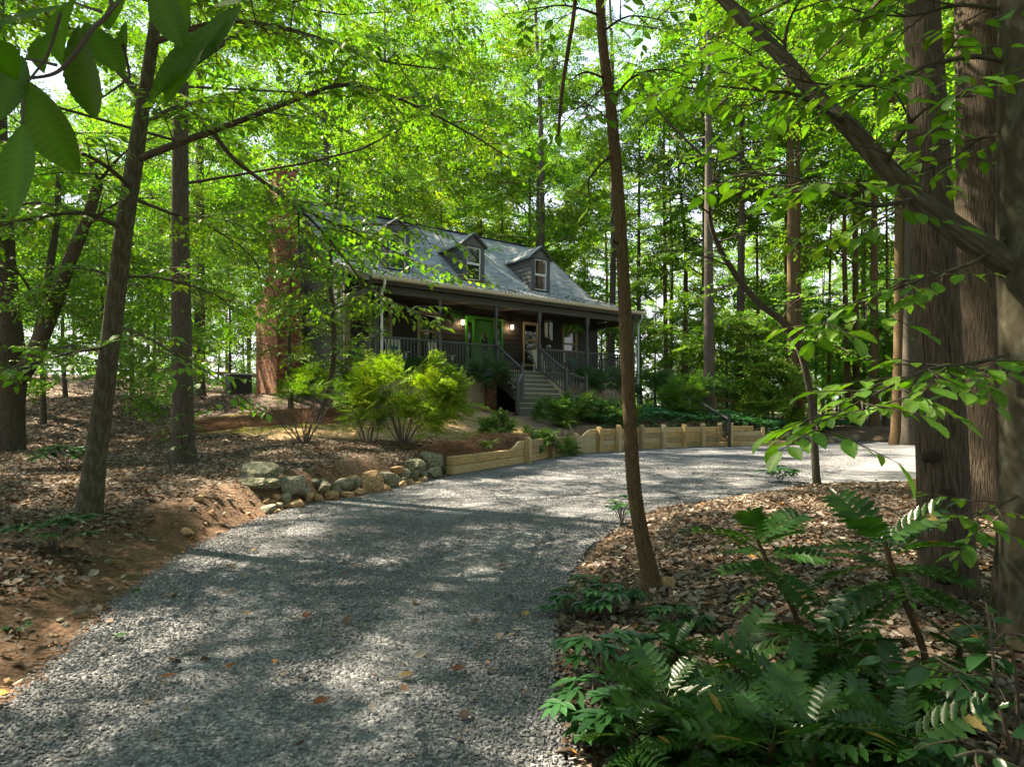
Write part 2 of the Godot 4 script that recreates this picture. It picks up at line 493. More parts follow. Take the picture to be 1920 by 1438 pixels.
func soil_colour(x: float, d: float) -> Color:
	var n := nz.get_noise_2d(x * 25.0, d * 25.0)
	var n2 := nz.get_noise_2d(x * 120.0 + 9.0, d * 120.0)
	var c := Color(0.105, 0.07, 0.045).lerp(Color(0.15, 0.10, 0.065), clampf(0.5 + n, 0, 1))
	if absf(x) < 16.0 and d < 33.0:
		var o := off_drive(x, d)
		var clay := clampf(1.25 - o / 1.5 + n * 0.9, 0.0, 1.0) if x < -1.0 and d < 11.5 else clampf(0.5 - o / 0.5 + n, 0.0, 0.5)
		c = c.lerp(Color(0.125, 0.064, 0.032).lerp(Color(0.18, 0.094, 0.048), clampf(0.5 + n2, 0, 1)), clay)
		var l := lawn_share(x, d)
		c = c.lerp(Color(0.31, 0.185, 0.095).lerp(Color(0.24, 0.195, 0.085), clampf(0.2 + 1.3 * n2 + n, 0, 1)), l)
		c = c.lerp(Color(0.20, 0.105, 0.065), straw_share(x, d))
	elif d > 45.0 and x > 12.0:
		c = c.lerp(Color(0.16, 0.2, 0.05), clampf(0.6 + n * 2.0, 0, 1))
	return c

func axis(fine0: float, fine1: float, step: float, far0: float, far1: float) -> PackedFloat32Array:
	var a := PackedFloat32Array()
	var left := []
	var x := fine0
	var s := step
	while x > far0:
		s *= 1.35
		x -= s
		left.push_front(maxf(x, far0))
	for q in left: a.append(q)
	x = fine0
	while x <= fine1 + 0.001:
		a.append(x)
		x += step
	x = a[-1]
	s = step
	while x < far1:
		s *= 1.35
		x += s
		a.append(minf(x, far1))
	return a

func make_ground() -> void:
	var xs := axis(LX0, LX1, LSTEP, -600.0, 600.0)
	var ds := axis(LD0, LD1, LSTEP, -300.0, 900.0)
	var m := MB.new()
	var w := xs.size()
	for j in ds.size():
		for i in w:
			var p := Vector3(xs[i], height(xs[i], ds[j]), -ds[j])
			m.v.append(p)
			m.uv.append(Vector2(xs[i], ds[j]))
			m.c.append(soil_colour(xs[i], ds[j]))
	for j in ds.size():
		for i in w:
			var l := m.v[j * w + maxi(i - 1, 0)]
			var r := m.v[j * w + mini(i + 1, w - 1)]
			var u := m.v[mini(j + 1, ds.size() - 1) * w + i]
			var dn := m.v[maxi(j - 1, 0) * w + i]
			m.n.append((r - l).cross(u - dn).normalized())
			if i < w - 1 and j < ds.size() - 1:
				var k := j * w + i
				m.tri(k, k + w, k + 1)
				m.tri(k + 1, k + w, k + w + 1)
	var o := part(self, "ground", m.commit(), M.ground)
	tag(o, "brown woodland soil under the leaf litter", "", "", "structure")
	# the gravel sheet
	var g := MB.new()
	var ids := Geometry2D.triangulate_polygon(edge)
	for p in edge:
		g.vert(Vector3(p.x, 0.004, -p.y), Vector3.UP, p)
	for k in range(0, ids.size(), 3):
		var p0 := g.v[ids[k]]
		if (g.v[ids[k + 1]] - p0).cross(g.v[ids[k + 2]] - p0).y > 0.0: g.tri(ids[k], ids[k + 2], ids[k + 1])
		else: g.tri(ids[k], ids[k + 1], ids[k + 2])
	var am := ArrayMesh.new()
	var a := []
	a.resize(Mesh.ARRAY_MAX)
	a[Mesh.ARRAY_VERTEX] = g.v; a[Mesh.ARRAY_NORMAL] = g.n; a[Mesh.ARRAY_TEX_UV] = g.uv; a[Mesh.ARRAY_INDEX] = g.i
	var uv2 := PackedVector2Array()
	for p in edge: uv2.append(p * 0.11)
	a[Mesh.ARRAY_TEX_UV2] = uv2
	am.add_surface_from_arrays(Mesh.PRIMITIVE_TRIANGLES, a)
	o = part(self, "driveway", am, M.gravel)
	tag(o, "grey crushed gravel driveway curving past the timber wall", "", "", "structure")

func pebble(sd: int, flat := 0.6) -> Mesh:   # a crushed stone with flat faces
	var m := MB.new()
	var r := RandomNumberGenerator.new()
	r.seed = sd
	var p := []
	for k in 5:
		var a := TAU * k / 5.0 + r.randf_range(-0.4, 0.4)
		p.append(Vector3(cos(a) * r.randf_range(0.6, 1.0), r.randf_range(-0.2, 0.15), sin(a) * r.randf_range(0.6, 1.0)) * 0.5)
	var top := Vector3(r.randf_range(-0.2, 0.2), 0.5 * flat, r.randf_range(-0.2, 0.2))
	var top2 := Vector3(r.randf_range(-0.2, 0.2), 0.42 * flat, r.randf_range(-0.2, 0.2))
	var low := Vector3(0, -0.4 * flat, 0)
	for k in 5:
		var a: Vector3 = p[k]
		var b: Vector3 = p[(k + 1) % 5]
		m.face(b, a, top if k < 3 else top2)
		m.face(a, b, low)
	m.face(p[3], top2, top)
	m.face(p[0], top, top2)
	return m.commit()

func make_gravel() -> void:
	var tones := [Color(0.10, 0.10, 0.112), Color(0.135, 0.135, 0.15), Color(0.17, 0.17, 0.187), Color(0.215, 0.214, 0.23), Color(0.29, 0.287, 0.297), Color(0.16, 0.14, 0.115), Color(0.08, 0.083, 0.083)]
	for variant in 3:
		var xf := []
		var cols := PackedColorArray()
		for k in 95000:
			var d := 1.6 + 21.0 * pow(rng.randf(), 2.0)
			var x := rf(-3.3, 2.6 + maxf(d - 8.0, 0.0) * 0.75)
			var o := off_drive(x, d)
			if o > 0.0 and rng.randf() < o / 0.09: continue
			if o > 0.35: continue
			var s := rf(0.010, 0.025) * (1.0 + 0.4 * rng.randf() * rng.randf())
			# two wheel tracks, packed finer, run with the left edge
			var lane := minf(absf(o + 0.8), absf(o + 2.25)) + 0.25 * nz.get_noise_2d(x * 40.0, d * 40.0)
			if d < 13.0 and lane < 0.26:
				if rng.randf() < 0.5: continue
				s *= 0.72
			var b := Basis.from_euler(Vector3(rf(-0.5, 0.5), rf(0, TAU), rf(-0.5, 0.5))).scaled(Vector3(s, s * 0.9, s))
			xf.append(Transform3D(b, Vector3(x, maxf(0.004, height(x, d)) + s * 0.18, -d)))
			var c: Color = tones[mini(int(abs(rng.randfn(0.0, 2.2))) + 1, 4)] if rng.randf() > 0.2 else tones[rng.randi_range(0, 6)]
			cols.append(c * rf(0.85, 1.12))
		var o2 := multi(self, "gravel_stones", pebble(70 + variant), xf, cols, M.stone)
		tag(o2, "loose grey crushed stones lying on the driveway", "gravel", "", "stuff")

func make_crumbs() -> void:   # pebbles, clods and broken twigs on the clay bank
	for variant in 2:
		var xf := []
		var cols := PackedColorArray()
		for k in 9000:
			var d := 2.4 + 9.5 * pow(rng.randf(), 1.3)
			var x := rf(-6.5, -1.5)
			if variant == 1 and k % 2: x = rf(0.2, 1.0 + d * 0.8)
			var o := off_drive(x, d)
			if o < 0.01 or (x < 0.0 and (o > 1.9 or rng.randf() > 1.2 - o * 0.5)) or (x > 0.0 and rng.randf() < 0.5): continue
			var s := rf(0.006, 0.02) * (2.2 if rng.randf() < 0.05 else 1.0)
			var b := Basis.from_euler(Vector3(rf(-0.5, 0.5), rf(0, TAU), rf(-0.5, 0.5)))
			if variant == 0: b = b.scaled(Vector3(s, s * 0.7, s))
			else: b = b * Basis.from_scale(Vector3(rf(0.03, 0.14), 0.006, 0.006))
			xf.append(Transform3D(b, Vector3(x, height(x, d) + 0.004, -d)))
			cols.append(Color(0.21, 0.125, 0.07).lerp(Color(0.34, 0.25, 0.17), rng.randf()) * rf(0.5, 1.1) if variant == 0 else Color(0.16, 0.11, 0.075) * rf(0.5, 1.2))
		tag(multi(self, ["bank_pebbles", "twig_litter"][variant], pebble(90 + variant), xf, cols, M.stone), ["small pebbles and clods on the clay bank", "broken twigs scattered over the leaf litter and clay"][variant], ["pebbles", "twigs"][variant], "", "stuff")

func dry_leaf(sd: int) -> Mesh:
	var m := MB.new()
	var r := RandomNumberGenerator.new()
	r.seed = sd
	var curl := r.randf_range(0.1, 0.5)
	var bend := r.randf_range(-0.3, 0.4)
	var rows := 4
	var first := 0
	for k in rows + 1:
		var t := float(k) / rows
		var w := 0.30 * pow(sin(PI * clampf(t * 0.94 + 0.03, 0, 1)), 0.7) * (1.0 + 0.25 * ((k + sd) % 2))
		var y := bend * (t - 0.5) * (t - 0.5)
		m.vert(Vector3(t - 0.5, y + curl * w * 1.2, -w), Vector3.UP)
		m.vert(Vector3(t - 0.5, y, 0), Vector3.UP)
		m.vert(Vector3(t - 0.5, y + curl * w * r.randf_range(0.2, 1.6), w), Vector3.UP)
		if k:
			var a := first + k * 3
			for q in 2:
				m.tri(a - 3 + q, a + q, a - 2 + q)
				m.tri(a - 2 + q, a + q, a + 1 + q)
	for k in m.v.size():
		var side := k % 3 - 1
		m.n[k] = Vector3(-bend * 2 * (m.v[k].x), 1, -side * curl * 1.2).normalized()
	return m.commit()

func make_litter() -> void:
	var tones := [Color(0.15, 0.10, 0.07), Color(0.22, 0.155, 0.11), Color(0.29, 0.215, 0.16), Color(0.36, 0.29, 0.235), Color(0.11, 0.07, 0.05), Color(0.22, 0.125, 0.075), Color(0.20, 0.165, 0.14), Color(0.42, 0.365, 0.31)]
	for variant in 4:
		var xf := []
		var cols := PackedColorArray()
		for k in 60000:
			var x: float
			var d: float
			if k % 2 == 0:
				d = 1.2 + 14.5 * pow(rng.randf(), 1.25)
				x = rf(-0.2, 1.0 + d * 0.86)
			else:
				d = 2.2 + 14.6 * pow(rng.randf(), 1.1)
				x = rf(-1.0 - d * 0.82, 0.5)
			var o := off_drive(x, d)
			if o < 0.0:
				if rng.randf() > 0.004: continue
			elif x < -1.0 and d < 11.5:
				# the raw clay bank beside the gravel shows through
				if rng.randf() > clampf((o - 0.35) / 1.3 + 1.3 * nz.get_noise_2d(x * 60.0, d * 60.0), 0.05, 1.0): continue
			elif rng.randf() > clampf(o / 0.3, 0.1, 1.0): continue
			if rng.randf() < lawn_share(x, d) * 0.97 or rng.randf() < straw_share(x, d) * 0.85: continue
			var s := rf(0.02, 0.05) if rng.randf() < 0.75 else rf(0.05, 0.085)
			var b := Basis.from_euler(Vector3(rf(-0.55, 0.55), rf(0, TAU), rf(-0.55, 0.55))) * Basis.from_scale(Vector3(s, s * rf(0.6, 1.3) * (1.0 if rng.randf() < 0.6 else -1.0), s * rf(0.7, 1.2)))
			xf.append(Transform3D(b, Vector3(x, maxf(height(x, d), 0.004) + rf(0.004, 0.03), -d)))
			var c: Color = tones[rng.randi_range(0, 7)]
			if rng.randf() < 0.006: c = Color(0.55, 0.22, 0.03)
			cols.append(c * rf(0.55, 0.95))
		var o2 := multi(self, "leaf_litter", dry_leaf(7 + variant), xf, cols, M.leaf_dry)
		tag(o2, "brown fallen leaves covering the woodland floor", "leaf litter", "", "stuff")
	# the farther floor on the left, in larger flakes
	var fx := []
	var fc := PackedColorArray()
	for k in 26000:
		var d := rf(15.0, 34.0)
		var x := rf(-d * 0.84 - 1.0, -4.0)
		if rng.randf() < lawn_share(x, d) or straw_share(x, d) > 0.3: continue
		if Vector2(x + 4.49, -d + 21.4).dot(Vector2(0.604, 0.797)) < 0.0 and x > -9.5: continue
		var s := rf(0.06, 0.12)
		fx.append(Transform3D(Basis.from_euler(Vector3(rf(-0.5, 0.5), rf(0, TAU), rf(-0.5, 0.5))).scaled(Vector3.ONE * s), stand(x, d) + Vector3(0, 0.02, 0)))
		fc.append(tones[rng.randi_range(0, 7)] * rf(0.7, 1.1))
	tag(multi(self, "leaf_litter", dry_leaf(17), fx, fc, M.leaf_dry), "brown fallen leaves on the rising yard before the fence", "leaf litter", "", "stuff")
	# fallen pine needles on the planted strip and along the foundation
	var needle := MB.new()
	for k in 9:
		var a := rf(0, TAU)
		var p := Vector3(rf(-0.06, 0.06), rf(0, 0.02), rf(-0.06, 0.06))
		var q := Vector3(cos(a), rf(-0.1, 0.25), sin(a)) * 0.09
		var sd := Vector3(-sin(a), 0, cos(a)) * 0.0022
		needle.face(p - q - sd, p - q + sd, p + q)
		needle.face(p - q - sd, p + q, p - q + Vector3(0, 0.003, 0))
	var nm := needle.commit()
	var xf := []
	var cols := PackedColorArray()
	for k in 60000:
		var x := rf(-9.0, 3.0)
		var d := rf(13.0, 24.0)
		if rng.randf() > straw_share(x, d) or off_drive(x, d) < 0.12: continue
		xf.append(Transform3D(Basis.from_euler(Vector3(rf(-0.5, 0.5), rf(0, TAU), rf(-0.5, 0.5))).scaled(Vector3.ONE * rf(0.8, 1.6)), Vector3(x, height(x, d) + rf(0.0, 0.06), -d)))
		cols.append(Color(0.27, 0.14, 0.085).lerp(Color(0.40, 0.24, 0.15), rng.randf()) * rf(0.7, 1.2))
	tag(multi(self, "pine_straw", nm, xf, cols, M.leaf_dry), "reddish pine straw mulch behind the timber wall", "pine straw", "", "stuff")
	# thin grass on the worn lawn
	var blade := MB.new()
	for k in 12:
		var a := rf(0, TAU)
		var p := Vector3(rf(-0.07, 0.07), 0, rf(-0.07, 0.07))
		var t := Vector3(cos(a) * 0.02, rf(0.03, 0.055), sin(a) * 0.02)
		var sd := Vector3(-sin(a), 0, cos(a)) * 0.003
		blade.face(p - sd, p + sd, p + t)
	xf = []
	cols = PackedColorArray()
	for k in 26000:
		var x := rf(-10.0, 1.5)
		var d := rf(15.0, 23.0)
		if rng.randf() > lawn_share(x, d) * clampf(0.45 + 1.2 * nz.get_noise_2d(x * 70.0, d * 70.0), 0.0, 1.0) or straw_share(x, d) > 0.3: continue
		xf.append(Transform3D(Basis(Vector3.UP, rf(0, TAU)).scaled(Vector3.ONE * rf(0.6, 1.1)), Vector3(x, height(x, d), -d)))
		cols.append(Color(0.22, 0.23, 0.07).lerp(Color(0.34, 0.27, 0.12), rng.randf()) * rf(0.8, 1.2))
	tag(multi(self, "lawn_grass", blade.commit(), xf, cols, M.leaf), "thin worn grass on the sunny lawn before the porch", "grass", "", "stuff")

# a boulder: a lumpy, partly faceted block that stands about size across
func boulder(size: Vector3, sd: int, faceted := 0.5) -> Mesh:
	var f := FastNoiseLite.new()
	f.seed = sd
	f.frequency = 0.9
	var m := MB.new()
	var rings := 10
	var segs := 15
	var r := RandomNumberGenerator.new()
	r.seed = sd
	var cuts := []
	for k in 12:
		cuts.append([Vector3(r.randf_range(-1, 1), r.randf_range(-0.7, 1), r.randf_range(-1, 1)).normalized(), r.randf_range(0.5, 0.85)])
	cuts.append([Vector3(r.randf_range(-0.25, 0.25), 1, r.randf_range(-0.25, 0.25)).normalized(), r.randf_range(0.5, 0.7)])
	var pts := []
	for j in rings + 1:
		for i in segs:
			var th := PI * j / rings
			var ph := TAU * i / segs
			var p := Vector3(sin(th) * cos(ph), cos(th), sin(th) * sin(ph))
			var e := lerpf(0.85, 0.6, faceted)
			p = Vector3(signf(p.x) * pow(absf(p.x), e), signf(p.y) * pow(absf(p.y), e), signf(p.z) * pow(absf(p.z), e)) * 0.95
			p *= 1.0 + 0.2 * f.get_noise_3d(p.x, p.y, p.z)
			if faceted > 0.0:
				for c in cuts:
					var over: float = p.dot(c[0]) - c[1]
					if over > 0: p -= c[0] * over * (0.3 + 0.7 * faceted)
			p += p.normalized() * 0.05 * f.get_noise_3d(p.x * 5.0, p.y * 5.0, p.z * 5.0)
			pts.append(Vector3(p.x * size.x, p.y * size.y, p.z * size.z) / 2)
	for j in rings:
		for i in segs:
			var a: Vector3 = pts[j * segs + i]
			var b: Vector3 = pts[j * segs + (i + 1) % segs]
			var c: Vector3 = pts[(j + 1) * segs + (i + 1) % segs]
			var d: Vector3 = pts[(j + 1) * segs + i]
			if j > 0: m.face(a, b, c)
			if j < rings - 1: m.face(a, c, d)
			elif j == rings - 1: m.face(a, c, d)
	return m.commit()

func make_stones() -> void:
	# the dry laid edging: [px, py of its middle, width px, height px, tone]
	var rows := [[497, 884, 56, 28, 2], [480, 906, 44, 18, 2], [505, 905, 40, 16, 2], [545, 908, 46, 22, 0], [567, 922, 38, 13, 0], [609, 918, 34, 26, 0], [594, 906, 20, 14, 0], [580, 932, 20, 16, 1], [598, 935, 16, 14, 1], [620, 933, 26, 20, 1], [632, 918, 16, 18, 0], [645, 908, 40, 18, 0], [650, 930, 30, 14, 1], [668, 906, 20, 20, 0], [675, 926, 26, 18, 1], [696, 894, 36, 18, 1], [696, 912, 34, 34, 1], [664, 896, 26, 10, 1], [722, 917, 26, 14, 1], [728, 900, 32, 26, 0], [745, 909, 12, 14, 0], [744, 881, 26, 12, 1], [758, 889, 22, 16, 0], [755, 911, 20, 14, 1], [754, 901, 18, 10, 2], [769, 905, 20, 11, 1], [783, 908, 14, 8, 1], [765, 876, 22, 20, 2], [777, 892, 14, 18, 2], [782, 873, 42, 18, 2], [793, 890, 24, 12, 2], [812, 863, 38, 24, 2], [815, 885, 34, 16, 2], [836, 879, 14, 8, 0], [790, 901, 20, 8, 1], [534, 934, 24, 16, 0], [500, 940, 14, 9, 1], [512, 943, 10, 9, 1], [518, 933, 18, 10, 1], [550, 947, 40, 12, 1], [500, 955, 24, 12, 0], [523, 949, 16, 12, 0], [521, 959, 12, 7, 1], [510, 970, 14, 6, 1]]
	var w := thing("dry_stone_wall", "low edging of stacked mossy and rusty field stones beside the gravel", "stone wall", stand(-2.3, 10.4))
	var mats := [M.rock_grey, M.rock_tan, M.rock_moss]
	var sd := 300
	for s in rows:
		sd += 1
		var p := ground_at(s[0], s[1] + s[3] * 0.2)
		var deep := -p.z
		var sx: float = s[2] / FOCAL * deep * 1.45
		var sy: float = s[3] / FOCAL * deep * 1.75
		p += Vector3(0, sy * 0.16, sx * 0.12)
		var o := part(w, "stone", boulder(Vector3(sx, sy, sx * rf(0.65, 0.95)), sd, rf(0.75, 1.0)), mats[s[4]], p - w.position, Vector3(rf(-0.12, 0.12), rf(0, 6), rf(-0.12, 0.12)))
		if s[3] > 24: o.set_meta("label", ["squared grey-green block", "rusty orange upright block", "large flat mossy slab"][s[4]])
	# loose stones on the clay bank
	for s in [[200, 1055, 24, 9, "flat pale stone lying on the clay bank below the leaning trunk"], [350, 1002, 30, 15, ""], [372, 940, 20, 14, ""], [360, 955, 18, 10, ""], [395, 965, 16, 9, ""], [415, 985, 14, 7, ""], [112, 1165, 20, 7, ""], [100, 1193, 22, 7, ""], [97, 1206, 20, 6, ""], [122, 1173, 22, 6, ""], [163, 1103, 14, 9, ""], [273, 1098, 12, 9, ""], [140, 1152, 12, 6, ""], [35, 1152, 12, 6, ""], [12, 1283, 22, 14, ""], [190, 1112, 12, 6, ""], [450, 955, 12, 7, ""], [330, 985, 12, 7, ""], [430, 940, 14, 8, ""], [465, 965, 12, 6, ""]]:
		sd += 1
		var p := ground_at(s[0], s[1])
		var deep := -p.z
		var sx: float = s[2] / FOCAL * deep
		var sy: float = s[3] / FOCAL * deep * 1.4
		var o := part(self, "loose_stone", boulder(Vector3(sx, sy, sx * 0.8), sd, 0.8), M.rock_tan if sd % 3 else M.rock_grey, p + Vector3(0, sy * 0.22, 0), Vector3(rf(-0.2, 0.2), rf(0, 6), rf(-0.2, 0.2)))
		tag(o, s[4] if s[4] else "small loose stone lying on the reddish clay bank beside the gravel", "stone", "stones on the clay bank")
	var o := part(self, "buried_stone", boulder(Vector3(0.13, 0.14, 0.12), 520, 0.4), M.rock_tan, stand(1.06, 4.42) + Vector3(0, 0.03, 0))
	tag(o, "rounded ochre stone at the foot of the slender trunk", "stone")
	# a heap of stones where the far timber ends
	var h := thing("rock_border", "low heap of pale rocks beyond the far end of the timber wall", "rock border", stand(13.2, 28.0))
	for k in 26:
		var q := at(1470 + 135 * (k / 25.0) + rf(-5, 5), 0, 28.3)
		var deep := 27.2 + 1.2 * (k / 25.0) + rf(-0.2, 0.3)
		var sz := rf(0.25, 0.6)
		q = stand(q.x, deep)
		part(h, "stone", boulder(Vector3(sz, sz * 0.6, sz * 0.8), 560 + k, 0.8), [M.rock_grey, M.rock_tan, M.rock_grey][k % 3], q + Vector3(0, sz * rf(0.1, 0.5), 0) - h.position, Vector3(rf(-0.2, 0.2), rf(0, 6), 0))

# ---------------------------------------------------------------- retaining wall, steps, fences
func plank(parent: Node, called: String, a: Vector3, b: Vector3, high: float, thick: float, mat: Material) -> MeshInstance3D:
	var d := b - a
	var o := box(parent, called, (a + b) / 2, Vector3(d.length(), high, thick), mat)
	o.transform = facing(d, Vector3.UP, (a + b) / 2)
	return o

func make_wall() -> void:
	var w := thing("retaining_wall", "curved retaining wall of pale treated timber boards and posts along the gravel", "retaining wall", Vector3(0.336, 0, -16.4))
	# posts: [px, py of the foot, py of the top]
	var posts := [[849, 892, 855], [986, 869, 819], [1029, 859, 813], [1077, 853, 812], [1121, 849, 800], [1157, 847, 796], [1200.5, 842.5, 796], [1242, 841, 795.5], [1281, 839.5, 795], [1316, 837.5, 793.5], [1349, 837.5, 792.5]]
	var spots := []
	for p in posts:
		var deep: float = EYE * FOCAL / (p[1] - 775.0)
		spots.append([Vector3((p[0] - 960.0) / FOCAL * deep, 0, -deep), EYE + (775.0 - p[2]) / FOCAL * deep])
	var bh := 0.185
	for k in spots.size() - 1:
		var a: Vector3 = spots[k][0]
		var b: Vector3 = spots[k + 1][0]
		var back := (b - a).cross(Vector3.UP).normalized()   # towards the drive
		if back.z < 0: back = -back
		var n := 2 if k == 0 else 3 if k < 4 else 4
		for j in n:
			var thick := 0.16 if k == 0 else 0.07
			var y := 0.01 + bh * (j + 0.5)
			var o := plank(w, "board", a - back * thick * 0.5 + Vector3(0, y, 0), b - back * thick * 0.5 + Vector3(0, y, 0), bh - 0.006, thick + rf(-0.006, 0.006), M["timber_%d" % rng.randi_range(0, 3)])
			if k == 0: o.set_meta("label", "heavy squared timber at the low end of the wall")
		if k == 1 or k == 4:   # the stepped course starts with a slanted end
			var y0 := 0.01 + bh * (n - 1 if k == 4 else n - 1)
			pass
		if k == 0 or k == 3:   # slant-cut end of the course that starts at the next post
			var dir := (b - a).normalized()
			var s := MB.new()
			var L := 0.75 if k == 0 else 0.85
			var y0 := 0.012 + bh * n
			var e := b
			var st := b - dir * L
			var q := [st + Vector3(0, y0, 0), e + Vector3(0, y0, 0), e + Vector3(0, y0 + bh - 0.006, 0), st + dir * 0.4 + Vector3(0, y0 + bh - 0.006, 0)]
			var t := -back * 0.07
			s.quad(q[0], q[1], q[2], q[3])
			s.quad(q[0] + t, q[1] + t, q[2] + t, q[3] + t, true)
			s.quad(q[3], q[2], q[2] + t, q[3] + t)
			s.quad(q[0], q[3], q[3] + t, q[0] + t)
			for i in s.v.size(): s.v[i] -= w.position
			part(w, "slanted_board", s.commit(), M.timber_1)
	for k in range(1, spots.size()):
		var p: Vector3 = spots[k][0]
		var top: float = spots[k][1]
		var nxt: Vector3 = spots[mini(k + 1, spots.size() - 1)][0]
		var prv: Vector3 = spots[maxi(k - 1, 0)][0]
		var dir := (nxt - prv).normalized()
		var back := dir.cross(Vector3.UP).normalized()
		if back.z < 0: back = -back
		# a post with its front top corner cut off
		var m := MB.new()
		var hw := 0.07
		var prof := [[0.0, 0.0], [0.13, 0.0], [0.13, top - 0.07], [0.06, top], [0.0, top]]
		for sgn in [-1.0, 1.0]:
			for q in range(1, 4):
				var f := func(i: int) -> Vector3: return dir * hw * sgn + back * prof[i][0] + Vector3(0, prof[i][1], 0)
				m.face(f.call(0), f.call(q), f.call(q + 1))
		for q in 5:
			var i: Array = prof[q]
			var j: Array = prof[(q + 1) % 5]
			m.quad(-dir * hw + back * i[0] + Vector3(0, i[1], 0), dir * hw + back * i[0] + Vector3(0, i[1], 0), dir * hw + back * j[0] + Vector3(0, j[1], 0), -dir * hw + back * j[0] + Vector3(0, j[1], 0))
		part(w, "post", m.commit(), M["timber_post_%d" % (k % 4)], p - w.position + back * 0.004)
	for o in w.get_children():
		if o.name.begins_with("board"): o.position -= w.position
	# the short return wall beyond the steps
	var r := thing("end_wall", "short low timber wall beyond the black handrail, its boards stepping down", "retaining wall", at(1372, 837, 24.6))
	var d2 := 24.6
	var lens := [[1371, 1484], [1371, 1446], [1371, 1432], [1371, 1412]]
	for j in 4:
		var a := at(lens[j][0], 0, d2)
		var b := at(lens[j][1], 0, d2 + 0.5)
		a.y = 0.1 + 0.19 * j
		b.y = a.y
		var o := plank(r, "board", a, b, 0.182, 0.06 + rf(0, 0.01), M["timber_%d" % ((j + 1) % 4)])
		o.position -= r.position
	for px in [1372, 1431]:
		var p := at(px, 0, d2 - 0.12 + (px - 1372) * 0.009)
		p.y = 0.36 if px == 1431 else 0.45
		var o := box(r, "post", p - r.position, Vector3(0.12, p.y * 2, 0.1), M.timber_post_1)
	# timber steps up the bank, and the black handrail beside them
	var st := thing("garden_steps", "timber steps rising behind the end post of the retaining wall", "steps", stand(7.9, 24.6))
	for k in 5:
		var c := Vector3(8.15 - 0.18 * k, 0.10 + 0.19 * k, -24.45 - 0.34 * k)
		var o := box(st, "step", c - st.position, Vector3(1.0, 0.17, 0.34), M["timber_%d" % (k % 4)])
		o.rotation.y = 0.5
	var hr := thing("handrail", "black metal handrail sloping down to the gravel at the wall's end", "handrail", at(1368, 838, 24.0))
	var low := at(1367, 786, 24.0)
	var high := at(1308, 751, 26.3)
	var foot := at(1367, 826, 24.0)
	var hi2 := at(1308, 776, 26.3)
	var hp := hr.position
	plank(hr, "top_rail", low - hp, high - hp, 0.06, 0.06, M.black_rail)
	plank(hr, "bottom_rail", foot - hp, hi2 - hp, 0.05, 0.04, M.black_rail)
	box(hr, "newel_post", Vector3(0, 0.58, 0), Vector3(0.1, 1.16, 0.1), M.black_rail_upright)
	box(hr, "post_cap", Vector3(0, 1.175, 0), Vector3(0.115, 0.03, 0.115), M.black_rail)
	for k in 8:
		var t := (k + 0.8) / 8.4
		var a := low.lerp(high, t) - hp
		var b := foot.lerp(hi2, t) - hp
		box(hr, "baluster", (a + b) / 2, Vector3(0.03, a.y - b.y, 0.03), M.black_rail_upright)

func rail_fence(called: String, label: String, a: Vector3, b: Vector3, posts: int, high: float, rails: Array, wired: bool, mat: Material) -> void:
	var f := thing(called, label, "fence", a)
	for k in posts:
		var t := float(k) / (posts - 1)
		var p := a.lerp(b, t)
		p.y = height(p.x, -p.z)
		box(f, "post", p - a + Vector3(0, high / 2, 0), Vector3(0.1, high + 0.1, 0.1), mat)
	var ga := Vector3(a.x, height(a.x, -a.z), a.z)
	var gb := Vector3(b.x, height(b.x, -b.z), b.z)
	for r in rails:
		plank(f, "rail", ga + Vector3(0, r, 0) - a, gb + Vector3(0, r, 0) - a, 0.12, 0.04, mat)
	if wired:
		var m := MB.new()
		var n := 9
		for k in n:
			var y := high * (k + 0.5) / n
			tube(m, PackedVector3Array([ga + Vector3(0, y, 0.06) - a, gb + Vector3(0, y, 0.06) - a]), PackedFloat32Array([0.004, 0.004]), 4)
		var steps := int(ga.distance_to(gb) / 0.15)
		for k in steps:
			var p := ga.lerp(gb, float(k) / steps) + Vector3(0, 0, 0.06) - a
			tube(m, PackedVector3Array([p, p + Vector3(0, high * 0.95, 0)]), PackedFloat32Array([0.004, 0.004]), 4)
		tag(part(f, "wire_mesh", m.commit(), M.wire), "", "", "", "stuff")

